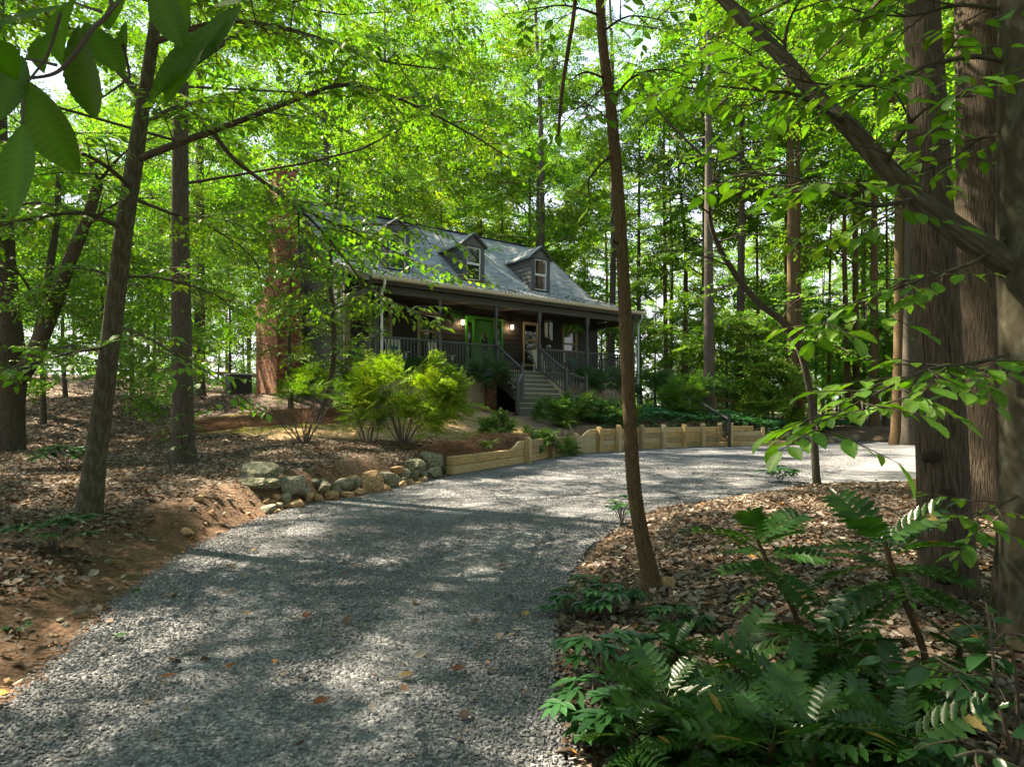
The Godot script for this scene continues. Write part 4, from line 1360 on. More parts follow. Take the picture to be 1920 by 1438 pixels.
func make_dormer(x: float) -> void:
	var d := Node3D.new()
	d.name = "dormer"
	house.add_child(d, true)
	d.position = Vector3(x, 5.15, -2.95)
	var w := 0.52
	var high := 1.56
	# the sides run back into the main slope: 0.81 m up per metre
	var slope := 3.23 / 4.0
	var core := MB.new()
	var L := high / slope
	for s in [-1.0, 1.0]:
		core.face(Vector3(s * (w - 0.04), 0, -0.02), Vector3(s * (w - 0.04), high, -0.02), Vector3(s * (w - 0.04), high, -L))
	core.quad(Vector3(-w + 0.04, 0, -0.02), Vector3(w - 0.04, 0, -0.02), Vector3(w - 0.04, high, -0.02), Vector3(-w + 0.04, high, -0.02))
	part(d, "core", core.commit(), M.siding_dark)
	var y := 0.0
	while y < high - 0.05:
		var back := (y + 0.19) / slope
		for s in [-1.0, 1.0]:
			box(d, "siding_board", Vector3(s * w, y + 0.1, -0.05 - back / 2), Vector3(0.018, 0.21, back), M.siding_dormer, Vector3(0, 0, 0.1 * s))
		y += 0.19
	for s in [-1.0, 1.0]:
		box(d, "corner_board", Vector3(s * (w - 0.03), high / 2 - 0.02, 0.0), Vector3(0.12, high + 0.1, 0.09), M.paint_grey_upright)
	sash_window(d, -w + 0.09, w - 0.09, 0.02, high - 0.03, 0.02, M.paint_grey, M.white_trim, 0.5)
	# little gable and roof
	var g := MB.new()
	g.face(Vector3(-w - 0.02, high - 0.04, 0.03), Vector3(w + 0.02, high - 0.04, 0.03), Vector3(0, high + 0.45, 0.03))
	part(d, "gable", g.commit(), M.siding_dormer)
	box(d, "frieze", Vector3(0, high - 0.03, 0.05), Vector3(w * 2 + 0.1, 0.09, 0.05), M.paint_grey)
	var peak := high + 0.5
	var tones := [Color(0.20, 0.23, 0.235), Color(0.25, 0.28, 0.285), Color(0.29, 0.315, 0.315)]
	for s in [-1.0, 1.0]:
		var rm := MB.new()
		var fe := Vector3(s * (w + 0.12), high - 0.04, 0.12)
		var fp := Vector3(0, peak, 0.12)
		var be := Vector3(s * (w + 0.12), high - 0.04, -(high - 0.04) / slope - 0.05)
		var bp := Vector3(0, peak, -peak / slope - 0.05)
		var low := Vector3(0, -0.06, 0)
		rm.quad(fe, be, bp, fp, s > 0, tones[1])
		rm.quad(fe + low, be + low, bp + low, fp + low, s < 0, tones[1])
		rm.quad(fe, fp, fp + low, fe + low, s < 0, tones[1])
		rm.quad(fe, be, be + low, fe + low, s < 0, tones[1])
		part(d, "roof_slope", rm.commit(), M.shingle)
		# shingle courses on it, tab by tab
		for k in 3:
			if not boxes.has("dormer_tab_%d" % k):
				var tm := MB.new()
				tm.block(Transform3D(), Vector3(0.295, 0.012, 0.17), tones[k])
				boxes["dormer_tab_%d" % k] = tm.commit()
		for j in 5:
			var t0 := j / 5.0
			var a := fe.lerp(fp, t0 + 0.1)
			var b := be.lerp(bp, t0 + 0.1)
			var nn := (fp - fe).cross(be - fe).normalized()
			if nn.y < 0: nn = -nn
			var n := int(a.distance_to(b) / 0.3)
			for k in n:
				var c := a.lerp(b, (k + 0.5) / n) + nn * 0.01
				part(d, "shingle", boxes["dormer_tab_%d" % rng.randi_range(0, 2)], M.shingle).transform = Transform3D(Basis((b - a).normalized(), nn, (b - a).normalized().cross(nn)) * Basis(Vector3.RIGHT, 0.05 * s), c)
		plank(d, "rake_trim", Vector3(s * (w + 0.13), high - 0.09, 0.1), Vector3(0, peak - 0.05, 0.1), 0.1, 0.05, M.siding_dark)

func make_chimney() -> void:
	var c := Node3D.new()
	c.name = "chimney"
	house.add_child(c, true)
	c.position = Vector3(-1.25, -0.6, -9.0)
	c.set_meta("label", "tall stepped brick chimney against the gable end")
	# wide breast, shoulders, narrow stack; its outer face looks away from the porch
	var wide := 2.8
	var out := 0.95
	box(c, "mortar_core", Vector3(out / 2 + 0.02, 2.4, wide / 2), Vector3(out, 4.8, wide - 0.03), M.mortar)
	var neck := MB.new()
	box(c, "mortar_stack", Vector3(out / 2 + 0.02, 7.2, 1.9), Vector3(0.72, 5.6, 1.08), M.mortar)
	var own := [300]
	var jm := MB.new()
	bricks(c, Vector3(0, 0, 0), Vector3.BACK, Vector3.LEFT, wide, 4.8, own, jm, 5)
	bricks(c, Vector3(0.0, 0, wide), Vector3.RIGHT, Vector3.BACK, out, 4.8, [0], jm)
	bricks(c, Vector3(0.115, 4.8, 1.34), Vector3.BACK, Vector3.LEFT, 1.12, 5.3, [0], jm)
	bricks(c, Vector3(0.115, 4.8, 2.46), Vector3.RIGHT, Vector3.BACK, 0.76, 5.3, [0], jm)
	# stepped shoulders
	for k in 9:
		var a := 0.15 * k
		box(c, "shoulder_course", Vector3(out / 2 + 0.02, 4.87 + 0.15 * k, (wide - 0.18 + 0.16 * k) / 2 + 0.09 - 0.0), Vector3(out - 0.06 * k * 0.4, 0.14, maxf(wide - 0.18 - 0.16 * k, 1.2)), M.brick_plain)
	tag(part(c, "bricks", jm.commit(), M.brick), "", "", "", "stuff")
	box(c, "cap", Vector3(out / 2 + 0.02, 10.15, 1.9), Vector3(0.95, 0.14, 1.3), M.mortar)

func fern_leaf(m: MB, base: Vector3, dir: Vector3, L: float, col: Color, width := 0.09) -> void:
	# an arching frond with paired leaflets
	var n := 9
	var p := base
	var d := dir.normalized()
	var step := L / n
	for k in n:
		var q := p + d * step
		var s := d.cross(Vector3.UP).normalized()
		var w := width * sin(PI * (k + 1.5) / (n + 2.0)) * 1.2
		for sg in [-1.0, 1.0]:
			m.face(p, q, q * 0.5 + p * 0.5 + s * sg * w + d * w * 0.35 - Vector3(0, w * 0.2, 0), col)
		p = q
		d = (d + Vector3(0, -0.2, 0)).normalized()

func make_porch_things() -> void:
	var H := house.transform
	# hanging ferns
	var spots := [[3.1, "hanging fern left of the green door"], [9.05, "bright hanging fern before the last porch window"], [11.25, "shaded hanging fern at the far porch end"]]
	for q in spots:
		var p := H * Vector3(q[0], FLOOR + 1.88, -0.35)
		var f := thing("hanging_fern", q[1], "plant", p)
		for k in 64:
			var m := MB.new()
			var a := rf(0, TAU)
			fern_leaf(m, Vector3(cos(a), 0, sin(a)) * 0.08, Vector3(cos(a), rf(0.15, 1.6), sin(a)), rf(0.34, 0.6), Color(0.13, 0.30, 0.045) * rf(0.7, 1.3), 0.055)
			part(f, "frond", m.commit(), M.leaf)
		var pot := MB.new()
		tube(pot, PackedVector3Array([Vector3(0, -0.16, 0), Vector3(0, -0.159, 0), Vector3(0, 0.02, 0), Vector3(0, 0.03, 0)]), PackedFloat32Array([0.01, 0.09, 0.14, 0.15]), 16)
		part(f, "pot", pot.commit(), M.pot_brown)
		var wires := MB.new()
		for k in 3:
			tube(wires, PackedVector3Array([Vector3(cos(k * 2.1), 0, sin(k * 2.1)) * 0.14, Vector3(0, 0.42, 0)]), PackedFloat32Array([0.003, 0.003]), 4)
		tube(wires, PackedVector3Array([Vector3(0, 0.42, 0), Vector3(0, 0.5, 0)]), PackedFloat32Array([0.005, 0.005]), 4)
		part(f, "hanger", wires.commit(), M.metal_dark)
	# wind chime
	var c := thing("wind_chime", "large grey tubular wind chime hanging under the porch beam", "wind chime", H * Vector3(7.72, FLOOR + 2.3, -0.3))
	for k in 6:
		var t := MB.new()
		var L := 0.72 - 0.05 * k
		tube(t, PackedVector3Array([Vector3(0, -0.28, 0), Vector3(0, -0.28 - L, 0)]), PackedFloat32Array([0.028, 0.028]), 12)
		part(c, "tube", t.commit(), M.chime_metal, Vector3(cos(k * TAU / 6) * 0.13, 0, sin(k * TAU / 6) * 0.13))
	var dm := MB.new()
	tube(dm, PackedVector3Array([Vector3(0, -0.19, 0), Vector3(0, -0.2, 0), Vector3(0, -0.22, 0), Vector3(0, -0.23, 0)]), PackedFloat32Array([0.01, 0.16, 0.16, 0.01]), 18)
	part(c, "top_disc", dm.commit(), M.metal_dark)
	var cm := MB.new()
	for k in 3:
		tube(cm, PackedVector3Array([Vector3(cos(k * 2.1), 0, sin(k * 2.1)) * 0.13 + Vector3(0, -0.19, 0), Vector3(0, 0.02, 0)]), PackedFloat32Array([0.004, 0.004]), 4)
	tube(cm, PackedVector3Array([Vector3(0, -0.2, 0), Vector3(0, -1.2, 0)]), PackedFloat32Array([0.004, 0.004]), 4)
	part(c, "cords", cm.commit(), M.metal_dark)
	var sail := MB.new()
	tube(sail, PackedVector3Array([Vector3(0, 0, -0.008), Vector3(0, 0, -0.007), Vector3(0, 0, 0.007), Vector3(0, 0, 0.008)]), PackedFloat32Array([0.01, 0.1, 0.1, 0.01]), 20)
	part(c, "wind_sail", sail.commit(), M.chime_metal, Vector3(0, -1.25, 0))
	# slatted porch chairs
	for q in [[1.5, "white_trim", "slatted chair with a teal cushion behind the near porch railing", true], [3.4, "white_trim", "slatted chair with a teal cushion below the second porch window", true], [8.5, "white_trim", "white slatted porch chair seen above the stairs", false], [10.3, "paint_grey", "grey slatted chair behind the railing right of the stairs", true]]:
		var ch := thing("porch_chair", q[2], "chair", H * Vector3(q[0], FLOOR, -1.5), house.rotation.y + rf(-0.3, 0.3), "slatted chairs on the porch")
		var mt: Material = M[q[1]]
		for k in 5:
			box(ch, "back_slat", Vector3(-0.24 + 0.12 * k, 0.66, -0.32), Vector3(0.1, 0.86 + 0.08 * (2 - absi(k - 2)), 0.022), mt, Vector3(-0.3, 0, 0))
		for k in 5:
			box(ch, "seat_slat", Vector3(0, 0.38 - 0.025 * (4 - k), -0.2 + 0.115 * k), Vector3(0.56, 0.022, 0.1), mt)
		for s in [-1.0, 1.0]:
			box(ch, "arm", Vector3(s * 0.34, 0.56, 0.02), Vector3(0.13, 0.025, 0.7), mt)
			box(ch, "leg", Vector3(s * 0.31, 0.27, 0.3), Vector3(0.09, 0.54, 0.025), mt)
			box(ch, "leg", Vector3(s * 0.31, 0.25, -0.3), Vector3(0.09, 0.5, 0.025), mt)
		if q[3]:
			var cu := thing("cushion", "teal patterned cushion on " + ("the chair near the porch corner" if q[0] < 2 else "the chair below the second window" if q[0] < 4 else "the grey chair right of the stairs"), "cushion", H * Vector3(q[0], FLOOR + 0.62, -1.66), house.rotation.y)
			part(cu, "cover", boulder(Vector3(0.44, 0.42, 0.16), 90 + int(q[0]), 0.0), M.cushion_teal, Vector3.ZERO, Vector3(-0.3, 0, 0))

# ---------------------------------------------------------------- leaves and wood
class Fol:
	var xf := []
	var col := PackedColorArray()
	var wood := MB.new()

func leaf_mesh(L: float, W: float, rows: int, fold: float, droop: float, col: Color, veins := 0.0, peak := 0.8, tooth := 0.0) -> Mesh:
	var m := MB.new()
	var across := 2 if veins <= 0.0 else 4
	for k in rows + 1:
		var t := float(k) / rows
		var w := W * 0.5 * pow(sin(PI * pow(clampf(t, 0.004, 0.996), peak)), 0.85)
		if tooth > 0.0 and k % 2 == 1: w *= 1.0 + tooth
		for j in across + 1:
			var s := 2.0 * j / across - 1.0
			var y := absf(s) * w * fold - droop * L * t * t
			if veins > 0.0:
				y += veins * (1.0 if (k + absi(j - across / 2)) % 2 else -1.0) * absf(s)
			var shade := 1.0
			if veins > 0.0: shade = 1.3 if j == across / 2 else 1.14 if k % 2 else 0.93   # pale midrib and side veins
			m.vert(Vector3(minf(t * L + absf(s) * w * (0.55 if veins > 0.0 else -0.12), L), y, s * w), Vector3.UP, Vector2(t, s), col * shade)
		if k:
			var a := k * (across + 1)
			for j in across:
				m.tri(a - across - 1 + j, a + j, a - across + j)
				m.tri(a - across + j, a + j, a + j + 1)
	# smooth normals
	var acc := PackedVector3Array()
	acc.resize(m.v.size())
	for k in range(0, m.i.size(), 3):
		var nn := (m.v[m.i[k + 1]] - m.v[m.i[k]]).cross(m.v[m.i[k + 2]] - m.v[m.i[k]])
		if nn.y < 0: nn = -nn
		for q in 3: acc[m.i[k + q]] += nn
	for k in acc.size(): m.n[k] = acc[k].normalized() if acc[k].length() > 1e-9 else Vector3.UP
	return m.commit()

func kite(m: MB, p: Vector3, dir: Vector3, up: Vector3, L: float, W: float, col: Color, fold := 0.25) -> void:
	var s := dir.cross(up).normalized()
	var u := s.cross(dir)
	var a := p
	var b := p + dir * L
	var mid := p + dir * L * 0.42 + u * (L * 0.04)
	var l := mid + s * W * 0.5 + u * W * fold
	var r := mid - s * W * 0.5 + u * W * fold
	var nl := (b - a).cross(l - a).normalized()
	var nr := (r - a).cross(b - a).normalized()
	if nl.dot(u) < 0: nl = -nl
	if nr.dot(u) < 0: nr = -nr
	var k := m.v.size()
	m.vert(a, nl, Vector2.ZERO, col); m.vert(l, nl, Vector2.ZERO, col); m.vert(b, nl, Vector2.ZERO, col)
	m.vert(a, nr, Vector2.ZERO, col); m.vert(b, nr, Vector2.ZERO, col); m.vert(r, nr, Vector2.ZERO, col)
	m.tri(k, k + 1, k + 2)
	m.tri(k + 3, k + 4, k + 5)

func rand_dir() -> Vector3:
	return Vector3(rng.randfn(), rng.randfn(), rng.randfn()).normalized()

# a flat spray of leaves on a forked twig, about one metre long along +x
func spray_mesh(leaf: float, count: int, wide: float, sd: int, slim := 0.55) -> Mesh:
	rng.seed = sd
	var m := MB.new()
	var tw := MB.new()
	var twigs := [[Vector3.ZERO, Vector3.RIGHT, 1.0]]
	for k in 6:
		var t := 0.12 + 0.13 * k + rf(-0.04, 0.04)
		twigs.append([Vector3(t, -0.05 * t * t, 0), Vector3(0.65, rf(-0.15, 0.2), (1.0 if k % 2 else -1.0) * wide).normalized(), (0.62 - 0.35 * t) * rf(0.8, 1.1)])
	var each := count / 7
	for q in twigs:
		var o: Vector3 = q[0]
		var d: Vector3 = q[1]
		var L: float = q[2]
		tube(tw, PackedVector3Array([o, o + d * L * 0.5 + Vector3(0, 0.01, 0), o + d * L + Vector3(0, -0.06 * L, 0)]), PackedFloat32Array([0.006, 0.004, 0.002]), 3)
		var n := each if L < 0.9 else each + 3
		for k in n:
			var t := (k + 0.6) / n
			var side := d.cross(Vector3.UP).normalized() * (1.0 if k % 2 else -1.0)
			var ld := (d * rf(0.3, 0.9) + side * rf(0.5, 1.0) + Vector3(0, rf(-0.55, 0.1), 0)).normalized()
			var up := (Vector3.UP + rand_dir() * 0.8).normalized()
			var p := o + d * L * t + Vector3(0, -0.06 * L * t * t, 0)
			var tone := rf(0.72, 1.25)
			var c := Color(0.165 * tone * rf(0.8, 1.22), 0.305 * tone, 0.026 * tone)
			kite(m, p, ld, up, leaf * rf(0.75, 1.2), leaf * slim * rf(0.85, 1.15), c)
	var mesh := m.commit()
	mesh.surface_set_material(0, M.leaf)
	tw.commit(mesh)
	mesh.surface_set_material(1, M.twig)
	return mesh

var sprays := {}

func make_sprays() -> void:
	sprays.near = []
	sprays.far = []
	sprays.shrub = []
	for k in 5:
		sprays.near.append(spray_mesh(0.105, 63, 0.75, 900 + k, 0.58))
	for k in 4:
		sprays.far.append(spray_mesh(0.13, 63, 0.85, 950 + k, 0.62))
	sprays.laurel = []
	for k in 2:
		var lm := spray_mesh(0.24, 42, 0.9, 990 + k, 0.45)
		lm.surface_set_material(0, M.leaf_glossy)
		sprays.laurel.append(lm)
	for k in 3:
		sprays.shrub.append(spray_mesh(0.14, 70, 0.9, 980 + k, 0.5))

func twig_leaves(f: Fol, p: Vector3, dir: Vector3, L: float, n: int, leaf: float, tint: Color, droop := 0.25) -> void:
	var d := dir.normalized()
	var end := p + d * L + Vector3(0, -droop * L * 0.4, 0)
	tube(f.wood, PackedVector3Array([p, (p + end) * 0.5 + Vector3(0, 0.02 * L, 0), end]), PackedFloat32Array([0.0035, 0.0025, 0.0012]), 3, 1.0)
	for k in n:
		var t := (k + 0.7) / n
		var q := p.lerp(end, t)
		var side := d.cross(Vector3.UP).normalized() * (1.0 if k % 2 else -1.0)
		if k == n - 1: side *= 0.1
		var ld := (d * rf(0.35, 0.8) + side * rf(0.6, 1.0) + Vector3(0, rf(-0.75, -0.05) * (0.4 + droop), 0)).normalized()
		var up := (Vector3.UP + rand_dir() * 0.4).normalized()
		f.xf.append(facing(ld, up, q, leaf * rf(0.5, 1.2)))
		var tone := rf(0.75, 1.2)
		f.col.append(Color(tint.r * tone * rf(0.85, 1.2), tint.g * tone, tint.b * tone))

# secondary branches and leafy twigs along a bough
func dress(f: Fol, pts: PackedVector3Array, start: float, gap: float, reach: float, leaf: float, tint: Color, per_twig := 5, flat := 0.25, twig_gap := 0.13) -> void:
	var total := 0.0
	for k in pts.size() - 1: total += pts[k].distance_to(pts[k + 1])
	var walked := 0.0
	var next := total * start
	var flip := 1.0
	for k in pts.size() - 1:
		var seg := pts[k].distance_to(pts[k + 1])
		while next <= walked + seg and seg > 0.0:
			var u := (next - walked) / seg
			var p := pts[k].lerp(pts[k + 1], u)
			var t := next / total
			var tan := (pts[k + 1] - pts[k]).normalized()
			var side := tan.cross(Vector3.UP)
			if side.length() < 0.1: side = rand_dir()
			side = side.normalized() * flip
			flip = -flip
			var L := reach * lerpf(1.0, 0.45, t) * rf(0.6, 1.2)
			var d := (tan * rf(0.4, 0.9) + side * rf(0.5, 1.0) + Vector3(0, rf(-flat, flat), 0)).normalized()
			var end := p + d * L + Vector3(0, -0.12 * L, 0)
			tube(f.wood, PackedVector3Array([p, p.lerp(end, 0.5) + Vector3(0, 0.05 * L, 0), end]), PackedFloat32Array([0.004 + 0.006 * L, 0.003 + 0.003 * L, 0.002]), 4, 1.0)
			var n := maxi(2, int(L / twig_gap))
			var hue := rf(0.68, 1.25)
			var own := Color(tint.r * hue * rf(0.8, 1.2), tint.g * hue, tint.b * hue * rf(0.7, 1.5))
			for j in n:
				var tt := 0.15 + 0.85 * (j + 0.5) / n
				var q := p.lerp(end, tt) + Vector3(0, 0.05 * L * sin(PI * tt), 0)
				var s2 := d.cross(Vector3.UP).normalized() * (1.0 if j % 2 else -1.0)
				twig_leaves(f, q, d * rf(0.4, 0.9) + s2 * rf(0.5, 1.0) + Vector3(0, rf(-0.3, 0.15), 0), rf(0.7, 1.1) * leaf * per_twig * 0.55, per_twig + rng.randi_range(-1, 1), leaf, own)
			next += gap * rf(0.7, 1.3)
		walked += seg

func flush_leaves(t: Node3D, f: Fol, kinds: Array, mat: Material, own := 300, called := "crown") -> void:
	# the leaves that show largest are parts of their own, the rest one mass
	var base := t.position
	var order := []
	for k in f.xf.size():
		var x: Transform3D = f.xf[k]
		if own > 0 and in_frame(x.origin, -10.0):
			order.append([x.basis.x.length() / -x.origin.z, k])
	order.sort_custom(func(a, b): return a[0] > b[0])
	var taken := {}
	for k in mini(own, order.size()):
		var id: int = order[k][1]
		taken[id] = true
		var x: Transform3D = f.xf[id]
		x.origin -= base
		var o := part(t, "leaf", kinds[rng.randi_range(0, kinds.size() - 1)], mat)
		o.transform = x
	var half := [[], []]
	var cols := [PackedColorArray(), PackedColorArray()]
	for k in f.xf.size():
		if taken.has(k): continue
		var x: Transform3D = f.xf[k]
		x.origin -= base
		half[k % 2].append(x)
		cols[k % 2].append(f.col[k])
	for h in 2:
		if half[h].is_empty(): continue
		tag(multi(t, called, boxes["white_leaf_%d" % h], half[h], cols[h], mat), "", "", "", "stuff")
	if f.wood.v.size():
		for k in f.wood.v.size(): f.wood.v[k] -= base
		tag(part(t, "twigs", f.wood.commit(), M.twig), "", "", "", "stuff")

func leaf_kinds(L: float, W: float, rows: int, veins: float, tints: Array) -> Array:
	var out := []
	for k in tints.size():
		out.append(leaf_mesh(L, W, rows, 0.12 + 0.12 * (k % 3), 0.08 + 0.07 * (k % 4), tints[k], veins))
	return out

func trunk_mesh(pts: Array, radii: Array, per: int, sides: int, around: float, rough: float, grain := 6.0, base := Vector3.ZERO) -> Mesh:
	var s := spline(pts, per)
	var r := PackedFloat32Array()
	for k in s.size():
		var f := float(k) / per
		var a := mini(int(f), radii.size() - 1)
		var b := mini(a + 1, radii.size() - 1)
		r.append(lerpf(radii[a], radii[b], f - a))
		s[k] -= base
	var m := MB.new()
	tube(m, s, r, sides, around, rough, grain)
	return m.commit()

func path(list: Array) -> PackedVector3Array:
	var p := []
	for q in list: p.append(at(q[0], q[1], q[2]))
	return spline(p, 5)

func bough(t: Node3D, pts: PackedVector3Array, r0: float, r1: float, mat: Material, called := "branch") -> void:
	var m := MB.new()
	var s := PackedVector3Array()
	for p in pts: s.append(p - t.position)
	tube(m, s, tapers(s.size(), r0, r1, 0.8), 9, 2.0, 0.12, 4.0)
	part(t, called, m.commit(), mat)

# ---------------------------------------------------------------- woodland trees made of sprays
func forest_tree(called: String, label: String, group: String, base: Vector3, high: float, r0: float, clear: float, spread: float, count: int, size: float, tint: Color, mat: Material, near := false, lean := Vector2.ZERO, top_only := false) -> Node3D:
	var t := thing(called, label, "tree", base, 0.0, group)
	var pts := []
	var wob := Vector3(rf(-1, 1), 0, rf(-1, 1)) * 0.012 * high
	for k in 7:
		var f := k / 6.0
		pts.append(Vector3(lean.x * f * f * high, high * f - 0.15, lean.y * f * f * high) + wob * sin(f * rf(3, 5)))
	var s := spline(pts, 4)
	var rad := PackedFloat32Array()
	for k in s.size():
		var f := float(k) / (s.size() - 1)
		rad.append(r0 * (lerpf(1.0, 0.16, pow(f, 0.9)) + 0.35 * exp(-f * high / 0.35)))
	var m := MB.new()
	tube(m, s, rad, 14 if near else 9, maxf(2.0, roundf(r0 * 9.0)), 0.08, 3.0)
	part(t, "trunk", m.commit(), mat)
	# boughs
	var br := MB.new()
	var xf := []
	var col := PackedColorArray()
	var nb := clampi(int(high * 0.75), 7, 18) + (8 if near else 0)
	var per := maxi(1, count / nb)
	for k in nb:
		var f := lerpf(clear / high, 0.98, pow((k + rf(0, 0.8)) / nb, 0.85))
		var fi := f * (s.size() - 1)
		var p := s[int(fi)].lerp(s[mini(int(fi) + 1, s.size() - 1)], fi - int(fi))
		var a := k * 2.399 + rf(-0.5, 0.5)
		var prof := sin(PI * clampf((f * high - clear) / (high - clear) * 0.75 + 0.22, 0.0, 1.0))
		var L := spread * (0.35 + 0.75 * prof) * rf(0.7, 1.15)
		var d := Vector3(cos(a), rf(0.05, 0.55), sin(a)).normalized()
		var end := p + d * L
		var mid := p + d * L * 0.5 + Vector3(rf(-0.12, 0.12), rf(-0.1, 0.06), rf(-0.12, 0.12)) * L
		var rb := r0 * lerpf(0.34, 0.12, f) * (0.5 if near else 1.0)
		tube(br, spline([p, mid, end], 3), tapers(7, rb, 0.012), 6, 1.0)
		for j in per:
			var u := lerpf(0.22, 1.02, pow(rng.randf(), 0.7))
			var q := p.lerp(mid, u * 2) if u < 0.5 else mid.lerp(end, u * 2 - 1)
			q += Vector3(rng.randfn() * 0.16 * L, rng.randfn() * 0.10 * L, rng.randfn() * 0.16 * L)
			var o := Vector3(d.x, 0, d.z).rotated(Vector3.UP, rf(-1.3, 1.3)) + Vector3(0, rf(-0.45, 0.25), 0)
			var up := (Vector3.UP + rand_dir() * 0.9).normalized()
			xf.append(facing(o, up, q, size * rf(0.7, 1.3)))
			var tone := rf(0.75, 1.2)
			col.append(Color(tint.r * tone * rf(0.88, 1.15), tint.g * tone, tint.b * tone))
	part(t, "branches", br.commit(), mat)
	var kinds: Array = sprays.near if near else sprays.far
	var n := 2
	for h in n:
		var hx := []
		var hc := PackedColorArray()
		for k in range(h, xf.size(), n):
			hx.append(xf[k])
			hc.append(col[k])
		tag(multi(t, "crown", kinds[(h + names.size()) % kinds.size()], hx, hc), "", "", "", "stuff")
	return t

# ---------------------------------------------------------------- the trees one can point at
const GREEN := Color(0.162, 0.305, 0.026)

func make_near_trees() -> void:
	boxes["white_leaf_0"] = leaf_mesh(1.0, 0.58, 4, 0.16, 0.12, Color.WHITE)
	boxes["white_leaf_1"] = leaf_mesh(1.0, 0.52, 4, 0.28, 0.22, Color.WHITE)
	var tints := []
	for k in 7: tints.append(Color(0.162 * (0.75 + 0.09 * k) * (0.88 + 0.07 * (k % 3)), 0.305 * (0.78 + 0.075 * k), 0.034 * (0.8 + 0.06 * k)))
	var kinds := leaf_kinds(1.0, 0.56, 6, 0.0, tints)
	# leaning beech at the left of the drive
	var A := thing("beech_tree", "slim leaning beech with smooth trunk on the clay bank left of the drive", "tree", stand(-4.27, 6.5))
	var tp := [at(158, 1000, 6.5), at(166, 960, 6.5), at(180, 850, 6.55), at(205, 650, 6.6), at(232, 430, 6.7), at(252, 300, 6.75), at(268, 190, 6.8), at(285, 80, 6.9), at(300, -60, 7.0), at(305, -300, 7.1), at(325, -800, 7.4)]
	part(A, "trunk", trunk_mesh(tp, [0.165, 0.125, 0.1, 0.09, 0.084, 0.082, 0.066, 0.06, 0.055, 0.042, 0.012], 6, 28, 2.0, 0.06, 3.0, A.position), M.bark_smooth)
	var f := Fol.new()
	var list := [
		[[[255, 300, 6.75], [330, 270, 6.6], [400, 245, 6.5], [480, 215, 6.5], [560, 185, 6.4], [650, 158, 6.4], [760, 190, 6.5], [880, 250, 6.7], [960, 300, 6.9]], 0.042, 0.006, 0.12, 0.8],
		[[[400, 250, 6.5], [440, 300, 6.6], [500, 345, 6.8], [560, 388, 7.0], [640, 425, 7.3], [720, 462, 7.6], [800, 500, 8.0], [885, 528, 8.3]], 0.026, 0.004, 0.15, 0.75],
		[[[545, 378, 7.0], [600, 430, 7.4], [650, 490, 7.8], [690, 540, 8.1], [750, 572, 8.4], [800, 592, 8.5]], 0.018, 0.004, 0.1, 0.7],
		[[[640, 425, 7.3], [700, 420, 7.2], [780, 425, 7.2], [840, 445, 7.3]], 0.012, 0.003, 0.1, 0.6],
		[[[560, 388, 7.0], [560, 450, 7.0], [570, 520, 7.1], [600, 570, 7.2]], 0.012, 0.003, 0.2, 0.6],
		[[[232, 430, 6.7], [160, 400, 6.3], [60, 410, 6.0], [-60, 440, 5.8]], 0.03, 0.005, 0.15, 0.9],
		[[[245, 350, 6.7], [180, 300, 6.2], [90, 270, 5.8], [-20, 280, 5.4]], 0.028, 0.005, 0.15, 0.9],
		[[[215, 610, 6.6], [270, 630, 6.3], [330, 665, 6.1], [400, 705, 6.0], [440, 740, 5.9]], 0.015, 0.003, 0.25, 0.55],
		[[[206, 650, 6.6], [140, 660, 6.3], [60, 680, 6.1], [-40, 700, 6.0]], 0.018, 0.003, 0.2, 0.7],
		[[[222, 520, 6.65], [290, 520, 6.9], [370, 540, 7.1], [440, 570, 7.3]], 0.018, 0.003, 0.2, 0.7],
		[[[268, 190, 6.8], [350, 130, 7.2], [450, 60, 7.6], [560, 0, 8.0], [720, -30, 8.4], [850, -20, 8.6]], 0.045, 0.006, 0.15, 1.0],
		[[[268, 190, 6.8], [200, 110, 7.0], [110, 40, 7.2], [0, -20, 7.4]], 0.04, 0.006, 0.15, 1.0],
		[[[285, 80, 6.9], [420, 40, 6.6], [560, 60, 6.3], [700, 110, 6.2], [830, 130, 6.3]], 0.035, 0.005, 0.15, 0.9],
		[[[290, 30, 6.9], [380, -60, 6.3], [500, -120, 5.8]], 0.035, 0.006, 0.1, 1.0],
		[[[262, 240, 6.8], [330, 200, 7.6], [420, 190, 8.6], [520, 230, 9.4]], 0.03, 0.005, 0.15, 0.9],
		[[[243, 370, 6.7], [320, 400, 7.3], [400, 430, 7.8], [470, 480, 8.2], [520, 560, 8.4]], 0.022, 0.004, 0.2, 0.8],
	]
	for q in list:
		var p := path(q[0])
		bough(A, p, q[1], q[2], M.bark_smooth)
		dress(f, p, q[3], 0.105, q[4], 0.098, GREEN, 5, 0.35)
	flush_leaves(A, f, kinds, M.leaf, 300)
	# beech at the right edge with a long bare limb
	var E := thing("beech_tree", "smooth grey beech at the right edge with a long limb reaching over the drive", "tree", stand(2.42, 3.0))
	tp = [at(1962, 1300, 3.0), at(1955, 1220, 3.0), at(1948, 1000, 3.0), at(1945, 700, 3.0), at(1938, 480, 3.0), at(1932, 200, 3.0), at(1930, 0, 3.0), at(1930, -300, 3.05), at(1940, -900, 3.2), at(1950, -2200, 3.6)]
	part(E, "trunk", trunk_mesh(tp, [0.21, 0.165, 0.145, 0.142, 0.14, 0.125, 0.12, 0.11, 0.09, 0.05], 7, 40, 2.0, 0.05, 3.0, E.position), M.bark_smooth)
	f = Fol.new()
